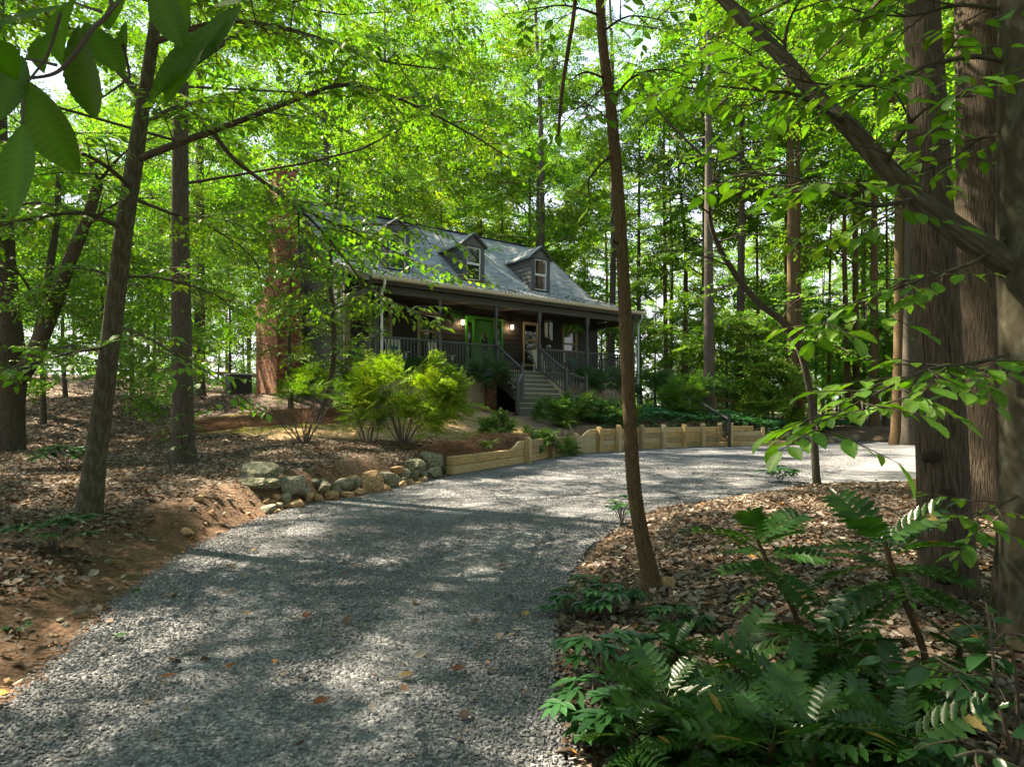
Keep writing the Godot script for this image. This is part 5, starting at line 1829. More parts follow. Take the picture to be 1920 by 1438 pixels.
	var limb := path([[1915, 510, 3.0], [1850, 467, 3.0], [1790, 427, 3.05], [1720, 372, 3.1], [1660, 312, 3.15], [1590, 235, 3.2], [1540, 190, 3.3], [1470, 110, 3.4], [1410, 50, 3.5], [1350, -10, 3.6], [1270, -110, 3.8], [1150, -260, 4.2]])
	bough(E, limb, 0.062, 0.026, M.bark_smooth, "limb")
	list = [
		[[[1905, 120, 3.0], [1830, 106, 3.0], [1740, 122, 2.95], [1680, 150, 2.9], [1600, 162, 2.9], [1500, 150, 2.9], [1420, 120, 3.0]], 0.014, 0.003, 0.2, 0.40],
		[[[1720, 372, 3.1], [1640, 385, 2.9], [1560, 360, 2.8], [1480, 330, 2.8], [1400, 330, 2.9]], 0.012, 0.003, 0.1, 0.34],
		[[[1590, 235, 3.2], [1500, 180, 3.1], [1430, 170, 3.1], [1340, 160, 3.2], [1270, 150, 3.3]], 0.011, 0.003, 0.2, 0.30],
		[[[1660, 312, 3.15], [1700, 240, 2.9], [1760, 190, 2.8], [1830, 180, 2.7]], 0.011, 0.003, 0.15, 0.36],
		[[[1905, 430, 3.0], [1830, 490, 2.95], [1740, 520, 2.9], [1660, 550, 2.85], [1580, 585, 2.8], [1530, 615, 2.8]], 0.010, 0.002, 0.3, 0.26],
		[[[1890, 665, 2.95], [1830, 680, 2.6], [1750, 690, 2.4], [1680, 720, 2.3], [1590, 765, 2.2], [1500, 815, 2.15]], 0.009, 0.002, 0.15, 0.17],
		[[[1470, 110, 3.4], [1480, 40, 3.3], [1520, -30, 3.2]], 0.012, 0.003, 0.2, 0.4],
		[[[1905, 20, 3.0], [1800, 10, 3.1], [1700, 30, 3.2], [1600, 20, 3.3]], 0.012, 0.003, 0.15, 0.42],
		[[[1905, -60, 3.0], [1780, -90, 3.2], [1640, -80, 3.5], [1500, -60, 3.8]], 0.016, 0.003, 0.2, 0.5],
		[[[1905, 250, 3.1], [1840, 260, 3.4], [1780, 300, 3.6], [1700, 330, 3.8]], 0.010, 0.003, 0.2, 0.4],
		[[[1910, 930, 2.95], [1860, 955, 2.8], [1810, 975, 2.7]], 0.007, 0.002, 0.3, 0.16],
	]
	for q in list:
		var p := path(q[0])
		bough(E, p, q[1], q[2], M.bark_smooth)
		dress(f, p, q[3], 0.115, q[4] * 1.15, 0.102, GREEN * 1.05, 5, 0.25, 0.125)
	var big := leaf_kinds(1.0, 0.5, 10, 0.008, tints)
	flush_leaves(E, f, big, M.leaf_near, 300)
	# slender brown trunk in the island bed
	var C := thing("slender_tree", "slender brown trunk rising from the leaf-strewn bed beside the drive's inner curve", "tree", stand(0.95, 4.45))
	tp = [at(1228, 1115, 4.45), at(1220, 1080, 4.45), at(1203, 1000, 4.46), at(1190, 920, 4.48), at(1182, 800, 4.5), at(1175, 650, 4.5), at(1168, 500, 4.52), at(1158, 350, 4.55), at(1145, 200, 4.6), at(1132, 100, 4.6), at(1125, 0, 4.65), at(1118, -200, 4.7), at(1140, -800, 5.0)]
	part(C, "trunk", trunk_mesh(tp, [0.105, 0.064, 0.05, 0.048, 0.045, 0.046, 0.042, 0.041, 0.04, 0.036, 0.034, 0.03, 0.012], 8, 28, 2.0, 0.16, 4.0, C.position), M.bark_brown)
	f = Fol.new()
	for q in [[[[1168, 462, 4.52], [1158, 456, 4.5], [1150, 452, 4.48]], 0.014, 0.008], [[[1150, 290, 4.57], [1125, 310, 4.5], [1104, 340, 4.45], [1107, 385, 4.42]], 0.011, 0.004], [[[1156, 330, 4.55], [1185, 320, 4.5], [1215, 330, 4.45]], 0.006, 0.003], [[[1140, 150, 4.6], [1100, 135, 4.5], [1070, 150, 4.4]], 0.01, 0.004]]:
		bough(C, path(q[0]), q[1], q[2], M.bark_brown, "dead_branch")
	for q in [[[[1145, 200, 4.6], [1180, 150, 4.5], [1240, 130, 4.4], [1310, 150, 4.4]], 0.012], [[[1140, 150, 4.6], [1110, 190, 4.4], [1090, 215, 4.3]], 0.008], [[[1130, 60, 4.62], [1180, 30, 4.5], [1250, 40, 4.4]], 0.01], [[[1128, 30, 4.62], [1060, 10, 4.5], [980, 20, 4.4]], 0.01], [[[1150, 240, 4.58], [1120, 205, 4.8], [1080, 190, 5.0]], 0.008], [[[1120, -100, 4.7], [1000, -90, 4.9], [880, -60, 5.2]], 0.014], [[[1120, -120, 4.7], [1240, -100, 4.7], [1350, -60, 4.8]], 0.014]]:
		var p := path(q[0])
		bough(C, p, q[1], 0.003, M.bark_brown)
		dress(f, p, 0.3, 0.13, 0.4, 0.085, GREEN * 1.1, 5, 0.3, 0.14)
	flush_leaves(C, f, kinds, M.leaf, 220)
	# dead vine hanging beside it
	var vine := part(self, "hanging_vine", trunk_mesh([at(1085, -160, 4.2), at(1078, 5, 4.2), at(1066, 90, 4.2), at(1054, 170, 4.2), at(1047, 254, 4.2)], [0.012, 0.013, 0.014, 0.012, 0.008], 6, 10, 1.0, 0.1), M.bark_brown)
	tag(vine, "dark dead vine stem hanging from the canopy left of the slender trunk", "vine")
	# the bent sapling
	var D := thing("bent_tree", "thin tree by the gravel whose trunk bends sharply left halfway up", "tree", stand(5.3, 11.3))
	tp = [at(1535, 925, 11.3), at(1531, 890, 11.3), at(1527, 820, 11.3), at(1520, 740, 11.3), at(1505, 670, 11.25), at(1490, 632, 11.2), at(1465, 600, 11.1), at(1425, 570, 11.0), at(1390, 530, 10.9), at(1370, 500, 10.8), at(1345, 455, 10.7), at(1330, 400, 10.6), at(1337, 340, 10.6), at(1350, 270, 10.6)]
	part(D, "trunk", trunk_mesh(tp, [0.085, 0.065, 0.06, 0.058, 0.058, 0.066, 0.06, 0.054, 0.05, 0.046, 0.04, 0.03, 0.02, 0.008], 5, 16, 2.0, 0.08, 4.0, D.position), M.bark_grey)
	f = Fol.new()
	for q in [[[1370, 500, 10.8], [1320, 480, 10.3], [1260, 470, 9.9], [1200, 480, 9.6]], [[1345, 455, 10.7], [1400, 440, 10.4], [1470, 445, 10.2], [1540, 480, 10.0]], [[1330, 400, 10.6], [1290, 370, 10.2], [1240, 350, 9.9]], [[1335, 350, 10.6], [1390, 340, 10.9], [1450, 350, 11.2]], [[1465, 600, 11.1], [1500, 560, 11.4], [1560, 560, 11.6]], [[1345, 300, 10.6], [1300, 290, 11.0], [1250, 300, 11.3]], [[1390, 530, 10.9], [1350, 540, 11.3], [1300, 560, 11.6]], [[1490, 632, 11.2], [1540, 640, 10.8], [1600, 660, 10.5]], [[1337, 340, 10.6], [1380, 290, 10.3], [1440, 270, 10.1]]]:
		var p := path(q)
		bough(D, p, 0.016, 0.004, M.bark_grey)
		dress(f, p, 0.15, 0.17, 0.7, 0.078, GREEN, 5, 0.3, 0.13)
	flush_leaves(D, f, kinds, M.leaf, 300)
	# young maple before the gable end, lit by the sun
	var B := thing("young_maple", "young sunlit maple standing before the gable end left of the porch", "tree", stand(-5.6, 18.6))
	tp = [B.position + Vector3(0, -0.1, 0), at(622, 700, 18.6), at(625, 600, 18.5), at(618, 500, 18.4), at(630, 380, 18.4), at(640, 250, 18.5), at(640, 80, 18.6)]
	part(B, "trunk", trunk_mesh(tp, [0.09, 0.07, 0.065, 0.055, 0.045, 0.03, 0.01], 6, 12, 2.0, 0.06, 4.0, B.position), M.bark_grey)
	f = Fol.new()
	for k in 40:
		var h := lerpf(700, 300, pow(k / 39.0, 0.8)) + rf(-15, 15)
		var a := k * 2.4
		var L := lerpf(1.6, 1.4, k / 39.0) * rf(0.7, 1.15)
		var p0 := at(622, h, 18.5)
		var p1 := p0 + Vector3(cos(a), rf(0.0, 0.3), sin(a)) * L
		var p := spline([p0, p0.lerp(p1, 0.5) + Vector3(0, 0.12, 0), p1 + Vector3(0, -0.1, 0)], 5)
		bough(B, p, 0.016, 0.004, M.bark_grey)
		dress(f, p, 0.2, 0.16, 0.75, 0.13, GREEN * 1.12, 4, 0.4, 0.17)
	flush_leaves(B, f, kinds, M.leaf, 300)
	# rough trunk behind the leaning beech
	var T := forest_tree("oak_tree", "rough grey trunk with ivy at its foot behind the leaning beech", "", stand(-5.85, 11.6), 18.0, 0.19, 4.4, 7.5, 950, 1.0, Color(1, 1, 1), M.bark_grey, true, Vector2(0.012, -0.01))
	f = Fol.new()
	for k in 42:
		var h := rf(0.2, 3.6)
		var a := rf(0.2, 3.0)
		var p := T.position + Vector3(cos(a) * 0.2, h, sin(a) * 0.2)
		twig_leaves(f, p, Vector3(cos(a), rf(-0.4, 0.3), sin(a)), 0.3, 5, 0.075, GREEN * 0.9)
	flush_leaves(T, f, kinds, M.leaf, 120, "ivy")
	# old forked tree at the left edge
	var F := thing("forked_tree", "old tree at the left edge forking low, with mossy flared foot", "tree", stand(-11.0, 14.0))
	tp = [at(8, 880, 14.0), at(8, 840, 14.0), at(12, 760, 14.0), at(15, 690, 14.0), at(8, 560, 14.0), at(0, 400, 14.0), at(-10, 200, 14.0), at(-10, -100, 14.1), at(0, -600, 14.2)]
	part(F, "trunk", trunk_mesh(tp, [0.55, 0.4, 0.33, 0.32, 0.26, 0.23, 0.2, 0.16, 0.05], 6, 24, 4.0, 0.14, 3.0, F.position), M.bark_grey)
	for q in [[[[22, 720, 13.95], [55, 680, 13.8], [90, 600, 13.7], [125, 500, 13.6], [155, 430, 13.6], [185, 340, 13.6]], 0.2, 0.1], [[[60, 670, 13.8], [85, 560, 13.9], [95, 480, 14.0], [105, 420, 14.2], [110, 300, 14.4]], 0.11, 0.05]]:
		bough(F, path(q[0]), q[1], q[2], M.bark_grey, "limb")
	f = Fol.new()
	for q in [[[90, 600, 13.7], [40, 520, 12.5], [0, 480, 11.5]], [[155, 430, 13.6], [220, 380, 12.8], [300, 370, 12.2]], [[185, 340, 13.6], [240, 280, 13.4], [310, 250, 13.0]], [[185, 340, 13.6], [150, 280, 13.0], [90, 240, 12.4]], [[125, 500, 13.6], [190, 510, 12.8], [260, 540, 12.2]], [[110, 300, 14.4], [60, 250, 14.0], [10, 210, 13.6]], [[0, 400, 14.0], [60, 380, 13.0], [130, 390, 12.2]], [[55, 680, 13.8], [120, 650, 12.8], [190, 660, 12.0]]]:
		var p := path(q)
		bough(F, p, 0.04, 0.008, M.bark_grey)
		dress(f, p, 0.1, 0.2, 1.1, 0.095, GREEN, 5, 0.3, 0.17)
	flush_leaves(F, f, kinds, M.leaf, 200)
	# the two big trunks at the right
	var G := thing("tulip_tree", "straight furrowed trunk with burls in the leaf litter right of the slender tree", "tree", stand(2.7, 4.0))
	tp = [at(1783, 1150, 4.0), at(1780, 1100, 4.0), at(1774, 1020, 4.0), at(1768, 900, 4.0), at(1762, 750, 4.02), at(1754, 550, 4.05), at(1745, 350, 4.1), at(1735, 150, 4.2), at(1728, 0, 4.3), at(1720, -400, 4.5), at(1715, -1500, 5.0)]
	var gm := trunk_mesh(tp, [0.22, 0.165, 0.15, 0.14, 0.135, 0.125, 0.118, 0.11, 0.105, 0.09, 0.05], 12, 56, 3.0, 0.10, 7.0, G.position)
	part(G, "trunk", gm, M.bark_furrowed)
	for q in [[1772, 1075, 3.86, 0.075], [1745, 855, 3.9, 0.05], [1785, 820, 3.9, 0.04], [1775, 925, 3.88, 0.04]]:
		part(G, "burl", boulder(Vector3(q[3] * 2.2, q[3] * 1.8, q[3] * 1.4), 700 + int(q[0]), 0.0), M.bark_furrowed, at(q[0], q[1], q[2]) - G.position)
	var H := thing("tulip_tree", "massive furrowed trunk standing behind the burled trunk at the right", "tree", stand(5.02, 6.75))
	tp = [at(1872, 1010, 6.75), at(1868, 960, 6.75), at(1864, 880, 6.75), at(1858, 700, 6.75), at(1852, 500, 6.8), at(1846, 250, 6.85), at(1840, 0, 6.9), at(1830, -500, 7.1), at(1820, -1500, 7.6)]
	part(H, "trunk", trunk_mesh(tp, [0.42, 0.34, 0.31, 0.29, 0.28, 0.26, 0.24, 0.2, 0.1], 12, 72, 6.0, 0.09, 8.0, H.position), M.bark_furrowed)
	for t in [G, H]:   # their crowns close high above the drive
		var xf := []
		var col := PackedColorArray()
		var br := MB.new()
		var c0: Vector3 = Vector3(0.2, 7.5, -0.5)
		for k in 12:
			var a := k * 2.4
			var p0 := Vector3(0, rf(6.0, 9.5), 0) + (Vector3(-0.12, 0, -0.3) if t == G else Vector3(-0.15, 0, -0.2))
			var p1 := p0 + Vector3(cos(a), rf(0.1, 0.5), sin(a)) * rf(3.0, 5.5)
			tube(br, spline([p0, p0.lerp(p1, 0.5) + Vector3(0, -0.1, 0), p1], 3), tapers(7, 0.05, 0.01), 6, 1.0)
			for j in 22:
				xf.append(facing(Vector3(cos(a), rf(-0.4, 0.3), sin(a)).rotated(Vector3.UP, rf(-1.2, 1.2)), (Vector3.UP + rand_dir() * 0.4).normalized(), p0.lerp(p1, rf(0.3, 1.05)) + rand_dir() * 0.8, rf(0.7, 1.1)))
				col.append(Color.WHITE * rf(0.8, 1.15))
		part(t, "branches", br.commit(), M.bark_furrowed)
		tag(multi(t, "crown", sprays.near[1], xf, col), "", "", "", "stuff")
	var K := thing("young_tree", "thin dark stem curving up between the two big right-hand trunks", "tree", stand(5.3, 7.8))
	tp = [K.position + Vector3(0, -0.1, 0), at(1800, 800, 7.8), at(1803, 650, 7.8), at(1822, 560, 7.8), at(1845, 470, 7.8), at(1850, 300, 7.8)]
	part(K, "trunk", trunk_mesh(tp, [0.1, 0.085, 0.08, 0.075, 0.065, 0.03], 6, 14, 2.0, 0.06, 4.0, K.position), M.bark_brown)
	# broken stump by the right edge, fallen wood
	var S := thing("tree_stump", "broken brown stump at the right edge behind the glossy shrub", "stump", stand(2.72, 3.55))
	var sm := MB.new()
	tube(sm, PackedVector3Array([Vector3(0, -0.1, 0), Vector3(0, 0.02, 0), Vector3(0.01, 0.25, 0), Vector3(0.02, 0.46, 0), Vector3(0.02, 0.5, 0.0)]), PackedFloat32Array([0.12, 0.095, 0.08, 0.075, 0.004]), 22, 3.0, 0.2, 4.0)
	part(S, "stump_wood", sm.commit(), M.bark_furrowed)
	var log := thing("fallen_branch", "short reddish split branch lying beyond the burled trunk", "branch", at(1846, 1006, 5.2))
	var lm := MB.new()
	tube(lm, spline([Vector3(-0.26, 0.05, 0), Vector3(0, 0.02, 0.03), Vector3(0.3, -0.03, -0.02)], 5), tapers(11, 0.045, 0.035), 12, 2.0, 0.2, 4.0)
	part(log, "wood", lm.commit(), M.cut_wood)
	log.position.y = height(log.position.x, -log.position.z) + 0.06
	var chip := thing("wood_slice", "tilted round slice of cut wood lying on the leaf litter", "wood slice", stand(5.55, 8.9))
	var cm := MB.new()
	tube(cm, PackedVector3Array([Vector3(0, -0.02, 0), Vector3(0, 0.03, 0)]), PackedFloat32Array([0.14, 0.135]), 18, 3.0)
	cap(cm, Vector3(0, 0.03, 0), Vector3.UP, 0.135, 18)
	part(chip, "slice", cm.commit(), M.cut_wood, Vector3(0, 0.08, 0), Vector3(0.6, 0, 0.2))

# big leaves hanging into the picture from a beech that stands just outside it
func make_hanging_leaves() -> void:
	var deep := 0.8
	var t := thing("overhanging_beech", "low beech branch with large backlit leaves hanging close in the upper left corner", "tree", stand(-1.7, 0.35))
	part(t, "trunk", trunk_mesh([t.position + Vector3(0, -0.1, 0), Vector3(-1.69, 1.2, -0.37), Vector3(-1.62, 2.4, -0.4), Vector3(-1.6, 4.5, -0.4), Vector3(-1.55, 7.0, -0.4)], [0.07, 0.05, 0.045, 0.035, 0.01], 6, 14, 2.0, 0.05, 3.0, t.position), M.bark_smooth)
	var main := spline([Vector3(-1.62, 2.4, -0.4), at(-500, -330, 0.62), at(60, -190, 0.74), at(205, -10, deep), at(170, 58, deep), at(130, 112, deep), at(100, 138, deep), at(50, 146, deep), at(-10, 140, 0.78)], 5)
	bough(t, main, 0.004, 0.0016, M.twig_grey)
	for q in [[[[112, 25, deep], [98, 75, 0.79], [84, 110, 0.79], [52, 152, 0.78]], 0.0022], [[[43, 185, 0.77], [42, 205, 0.77], [42, 232, 0.77]], 0.002], [[[190, 22, deep], [165, 14, 0.8], [140, 5, 0.81]], 0.002], [[[200, 28, deep], [215, 12, 0.8], [230, -8, 0.8]], 0.002], [[[105, 122, deep], [60, 112, 0.8], [10, 108, 0.8]], 0.002], [[[60, -190, 0.74], [300, -90, 0.85], [460, -20, 0.95], [480, 0, 0.95]], 0.004], [[[230, 85, 0.85], [240, 130, 0.9], [236, 150, 0.95], [180, 190, 0.97]], 0.0022]]:
		bough(t, path(q[0]), q[1], 0.0013, M.twig_grey, "twig")
	# [base px, tip px, width px, depth at base, depth at tip]
	var L := [[138, 6, -20, 44, 74, 0.8, 0.7], [146, 47, 160, 222, 78, 0.8, 0.84], [160, 42, 226, 152, 62, 0.8, 0.95], [52, 152, 126, 318, 84, 0.78, 0.80], [42, 232, 12, 392, 70, 0.77, 0.72], [40, 104, -6, 222, 70, 0.8, 0.76], [286, -30, 335, 78, 60, 0.9, 0.9], [228, -10, 214, 66, 50, 0.8, 0.88], [425, 36, 252, 152, 52, 0.95, 0.9], [388, 62, 300, 184, 66, 0.95, 0.92], [452, 10, 366, 116, 62, 0.95, 0.95], [112, 56, 56, 104, 58, 0.8, 0.9], [520, -30, 400, 26, 40, 0.95, 0.9], [150, -10, 60, 60, 60, 0.85, 1.0], [30, 150, -30, 60, 62, 0.78, 0.7], [235, 40, 228, 140, 48, 0.9, 1.0], [345, -20, 330, 60, 44, 0.95, 1.05]]
	var k := 0
	for q in L:
		var a := at(q[0], q[1], q[5])
		var b := at(q[2], q[3], q[6])
		var len := a.distance_to(b)
		var w: float = q[4] / FOCAL * (q[5] + q[6]) / 2
		var tone := 0.8 + 0.08 * (k % 5)
		var mesh := leaf_mesh(len, w, 26, 0.08 + 0.09 * (k % 4), [0.04, 0.16, -0.08, 0.24, 0.1][k % 5], Color(0.09 * tone, 0.19 * tone, 0.012 * tone), 0.0006, 0.82, 0.04)
		var o := part(t, "leaf", mesh, M.leaf_near)
		o.transform = facing(b - a, Vector3(0.15 * ((k % 3) - 1), 0.5, 0.9).normalized(), a - t.position)
		k += 1

# ---------------------------------------------------------------- the woods around
func make_woods() -> void:
	# trunks one can pick out right of the house: [px, deep, radius, height, bark, label]
	var picked := [
		[1330, 28.0, 0.27, 23.0, "bark_grey", "tall straight grey trunk rising behind the hedge and handrail"],
		[1385, 34.0, 0.28, 24.0, "bark_furrowed", "thick brown trunk behind the weathered rail fence"],
		[1484, 30.0, 0.28, 24.0, "bark_brown", "broad dark trunk of a close pair behind the bent thin tree"],
		[1502, 30.6, 0.22, 23.0, "bark_brown", "narrower right-hand trunk of the close pair behind the bent tree"],
		[1592, 34.0, 0.19, 21.0, "bark_brown", "dark trunk near the low heap of pale rocks"],
		[1640, 31.0, 0.24, 22.0, "bark_brown", "stout dark trunk just right of the rock heap"],
		[1683, 26.0, 0.26, 24.0, "bark_brown", "dark left trunk of the clump at the gravel's far edge"],
		[1704, 25.6, 0.25, 24.0, "bark_grey", "pale grey trunk in the clump at the gravel's far edge"],
		[1727, 27.5, 0.22, 22.0, "bark_brown", "black shaded trunk beside the pale one at the gravel's far edge"],
		[1252, 41.0, 0.19, 23.0, "bark_brown", "dark trunk seen above the far end of the porch hedge"],
		[1278, 43.0, 0.21, 23.0, "bark_brown", "second dark trunk above the far end of the hedge"],
		[1200, 42.0, 0.2, 23.0, "bark_grey", "trunk just right of the far porch corner"],
		[898, 46.0, 0.22, 24.0, "bark_grey", "pale trunk rising straight behind the roof ridge"],
		[1424, 40.0, 0.14, 18.0, "bark_brown", "slim trunk left of the close pair, behind the shrubs"],
		[1555, 38.0, 0.12, 17.0, "bark_brown", "slim dark trunk behind the bent tree's upper stem"],
		[1620, 38.0, 0.11, 16.0, "bark_brown", "slim trunk between the two stout ones near the rocks"],
		[1663, 36.0, 0.13, 18.0, "bark_brown", "slim leaning trunk left of the dark clump"],
	]
	for q in picked:
		var x: float = (q[0] - 960.0) / FOCAL * q[1]
		forest_tree("forest_tree", q[5], "tall trees beyond the gravel and the porch", stand(x, q[1]), q[3], q[2], rf(9.0, 13.0), rf(3.6, 5.0), 95, rf(1.15, 1.5), Color(rf(0.85, 1.1), rf(0.9, 1.1), rf(0.8, 1.2)), M[q[4]], false, Vector2(rf(-0.02, 0.02), 0))
	# understorey that fills the space between the trunks
	var under := [
		[1290, 33.0, 6.0], [1362, 31.0, 5.0], [1425, 33.0, 6.5], [1450, 29.0, 3.2], [1530, 36.0, 7.0], [1575, 42.0, 6.0], [1610, 44.0, 7.0], [1660, 33.0, 5.5], [1700, 40.0, 7.5], [1745, 35.0, 6.0], [1230, 36.0, 7.0], [1180, 46.0, 8.0], [1400, 45.0, 8.0], [1480, 48.0, 9.0], [1340, 50.0, 9.0], [1800, 30.0, 7.0], [1860, 24.0, 6.0], [1900, 32.0, 8.0], [1270, 60.0, 9.0], [1560, 60.0, 10.0], [1650, 58.0, 10.0], [1130, 40.0, 8.0], [1060, 44.0, 10.0], [1000, 48.0, 10.0], [940, 40.0, 9.0], [860, 44.0, 10.0], [1310, 54.0, 8.0], [1440, 56.0, 9.0], [1600, 52.0, 8.0], [1700, 62.0, 10.0], [1510, 70.0, 11.0], [1370, 66.0, 10.0], [1420, 47.0, 14.0], [1490, 52.0, 15.0], [1545, 49.0, 13.0]]
	for q in under:
		var x: float = (q[0] - 960.0) / FOCAL * q[1]
		forest_tree("understorey_tree", "leafy young tree filling the shade between the tall trunks beyond the house", "young trees between the tall trunks", stand(x, q[1]), q[2], 0.05 + 0.006 * q[2], q[2] * 0.12, q[2] * 0.42, 140, rf(0.85, 1.1), Color(rf(0.75, 1.05), rf(0.85, 1.1), rf(0.9, 1.6)), M.bark_grey, false)
	# left side
	for q in [[-12.5, 20.0, 7.0, "leafy young tree between the rough trunk and the forked tree"], [-14.0, 24.0, 8.0, "young tree spreading before the yard fence"], [-16.5, 18.0, 7.0, "young tree behind the forked tree's limbs"], [-7.0, 20.6, 6.5, "dark leafy tree tight against the gable wall"], [-9.6, 15.2, 5.0, "small leafy tree filling the gap beside the rough trunk"], [-13.4, 18.6, 6.5, "small leafy tree behind the forked tree"], [-17.5, 25.5, 8.0, "leafy young tree at the yard's far left"], [-21.0, 24.5, 9.0, "leafy tree on the slope at the left edge"], [-15.8, 28.6, 8.0, "leafy young tree just behind the yard fence"], [-14.6, 33.5, 9.0, "leafy tree in the yard behind the fence"], [-19.0, 34.0, 10.0, "broad leafy tree at the back of the yard"], [-11.2, 34.5, 9.0, "leafy tree behind the air conditioner"]]:
		forest_tree("young_tree", q[3], "", stand(q[0], q[1]), q[2], 0.05 + 0.005 * q[2], q[2] * 0.18, q[2] * 0.4, 220, 0.85, Color(rf(0.8, 1.0), rf(0.85, 1.0), rf(0.9, 1.5)), M.bark_grey, true)
	for q in [[-15.0, 12.5, 18.0, 0.25, 4.0, 5.5, "broad tree shading the bank beyond the left edge"], [-13.0, 27.0, 22.0, 0.25, 6.0, 5.5, "tall tree behind the yard fence"], [-8.6, 29.5, 22.0, 0.24, 6.0, 5.0, "tall tree standing behind the chimney"], [-18.0, 22.0, 21.0, 0.26, 5.0, 6.0, "tall tree on the slope left of the fence"], [9.5, 9.5, 18.0, 0.22, 5.0, 7.0, "tall tree outside the right edge beyond the massive trunk"], [12.8, 10.4, 18.0, 0.2, 5.0, 8.0, "tall tree outside the frame beyond the right-hand trunks"], [-6.5, 33.0, 21.0, 0.22, 7.0, 5.0, "tall tree rising behind the roof's near end"], [1.5, 38.5, 31.0, 0.26, 9.0, 6.0, "very tall tree behind the middle of the roof"], [6.0, 40.0, 31.0, 0.26, 8.0, 6.0, "very tall tree behind the far dormer"]]:
		forest_tree("tall_tree", q[6], "", stand(q[0], q[1]), q[2], q[3], q[4], q[5], 620, 1.05, Color(rf(0.9, 1.1), rf(0.9, 1.1), rf(0.8, 1.1)), M.bark_grey, true)
	# canopy over the drive: trees with trunks out of view, boughs shading the gravel
	for q in [[-9.5, 6.5, 17.0, 0.2, 4.5, 7.5, "tall tree with trunk out of view past the left edge, shading the bank and drive"], [-6.5, 1.5, 16.0, 0.18, 5.0, 5.5, "tall tree out of view beside the drive at lower left, shading the gravel"], [10.0, 5.0, 18.0, 0.2, 5.0, 8.0, "tall tree with trunk out of view past the right edge, shading the drive"], [17.5, 20.0, 20.0, 0.24, 5.0, 7.0, "tall tree with trunk out of view right of the gravel turnaround, shading it"], [3.6, -3.2, 17.0, 0.2, 5.0, 6.0, "unseen tall tree behind the viewer right of the drive, shading the foreground"], [-4.6, -3.6, 17.0, 0.2, 5.0, 6.0, "unseen tall tree behind the viewer left of the drive, shading the foreground"]]:
		forest_tree("offscreen_canopy_tree", q[6], "", stand(q[0], q[1]), q[2], q[3], q[4], q[5], 560, 1.1, Color(rf(0.9, 1.1), rf(0.9, 1.1), rf(0.8, 1.1)), M.bark_grey, true)
	# wood to the right, mostly out of view, darkening what the porch windows mirror
	for k in 14:
		var d := rf(2.0, 30.0)
		var x := rf(19.0, 34.0)
		forest_tree("woodland_tree", "tall leafy tree mostly out of view at right, darkening the porch window reflections", "trees mostly out of view beyond the right edge", stand(x, d), rf(15.0, 20.0), 0.2, 1.5, 5.0, 150, 1.6, Color.WHITE, M.bark_grey)
	# unseen wood behind the viewer, darkening the window reflections and the foreground
	for k in 16:
		var a := PI * (0.04 + 0.92 * k / 15.0)
		var r := rf(13.0, 22.0)
		forest_tree("woodland_tree", "unseen leafy tree behind the viewer, darkening the window reflections and foreground", "unseen trees behind the viewer", stand(cos(a) * r, -sin(a) * r - 2.0), rf(15.0, 20.0), 0.2, 1.5, 5.5, 170, 1.7, Color.WHITE, M.bark_grey)
	# the rest of the wood, near to far
	var placed := []
	var tries := 0
	while placed.size() < 88 and tries < 4000:
		tries += 1
		var d := 34.0 + 75.0 * pow(rng.randf(), 1.25)
		var x := rf(-1.0, 1.0) * (d * 0.86 + 4.0)
		if Vector2(x - 0.5, d - 30.0).length() < 11.0: continue
		if x > d * 0.2 and d > 46.0 and d < 74.0: continue      # the neighbour's sunny lawn
		if x < -d * 0.3 and d > 36.0 and d < 56.0: continue     # the open yard beyond the fence
		var ok := true
		for p in placed:
			if p.distance_to(Vector2(x, d)) < 2.6 + d * 0.02: ok = false
		if not ok: continue
		placed.append(Vector2(x, d))
		var where := "left of the chimney" if x < -d * 0.35 else "behind the roof" if x < d * 0.16 else "deep in the woods right of the house"
		var h := rf(23.0, 33.0)
		forest_tree("woodland_tree", "tall leafy tree standing far back, " + where, "far trees " + where, stand(x, d), h, rf(0.12, 0.22), rf(3.5, 6.5) if where == "behind the roof" else rf(4.5, 10.0), rf(4.6, 6.4), 215, rf(1.5, 2.0), Color(rf(0.85, 1.25), rf(0.9, 1.15), rf(0.8, 1.3)), M.bark_brown if placed.size() % 2 else M.bark_grey)
	# scrub at the wood's floor, far off
	var xf := []
	var col := PackedColorArray()
	for k in 4600:
		var d := 40.0 + 90.0 * sqrt(rng.randf())
		var x := rf(-1.0, 1.0) * (d * 0.84 + 4.0)
		if Vector2(x - 0.5, d - 30.0).length() < 12.0: continue
		xf.append(facing(Vector3(rf(-1, 1), rf(0.0, 1.2), rf(-1, 1)), (Vector3.UP + rand_dir() * 0.6).normalized(), stand(x, d) + Vector3(0, pow(rng.randf(), 2.0) * (2.0 + d * 0.07), 0), rf(1.0, 2.0)))
		col.append(Color(rf(0.8, 1.2), rf(0.85, 1.15), rf(0.8, 1.4)) * rf(0.8, 1.15))
	tag(multi(self, "undergrowth", sprays.far[0], xf, col), "green undergrowth on the floor of the far woods", "undergrowth", "", "stuff")

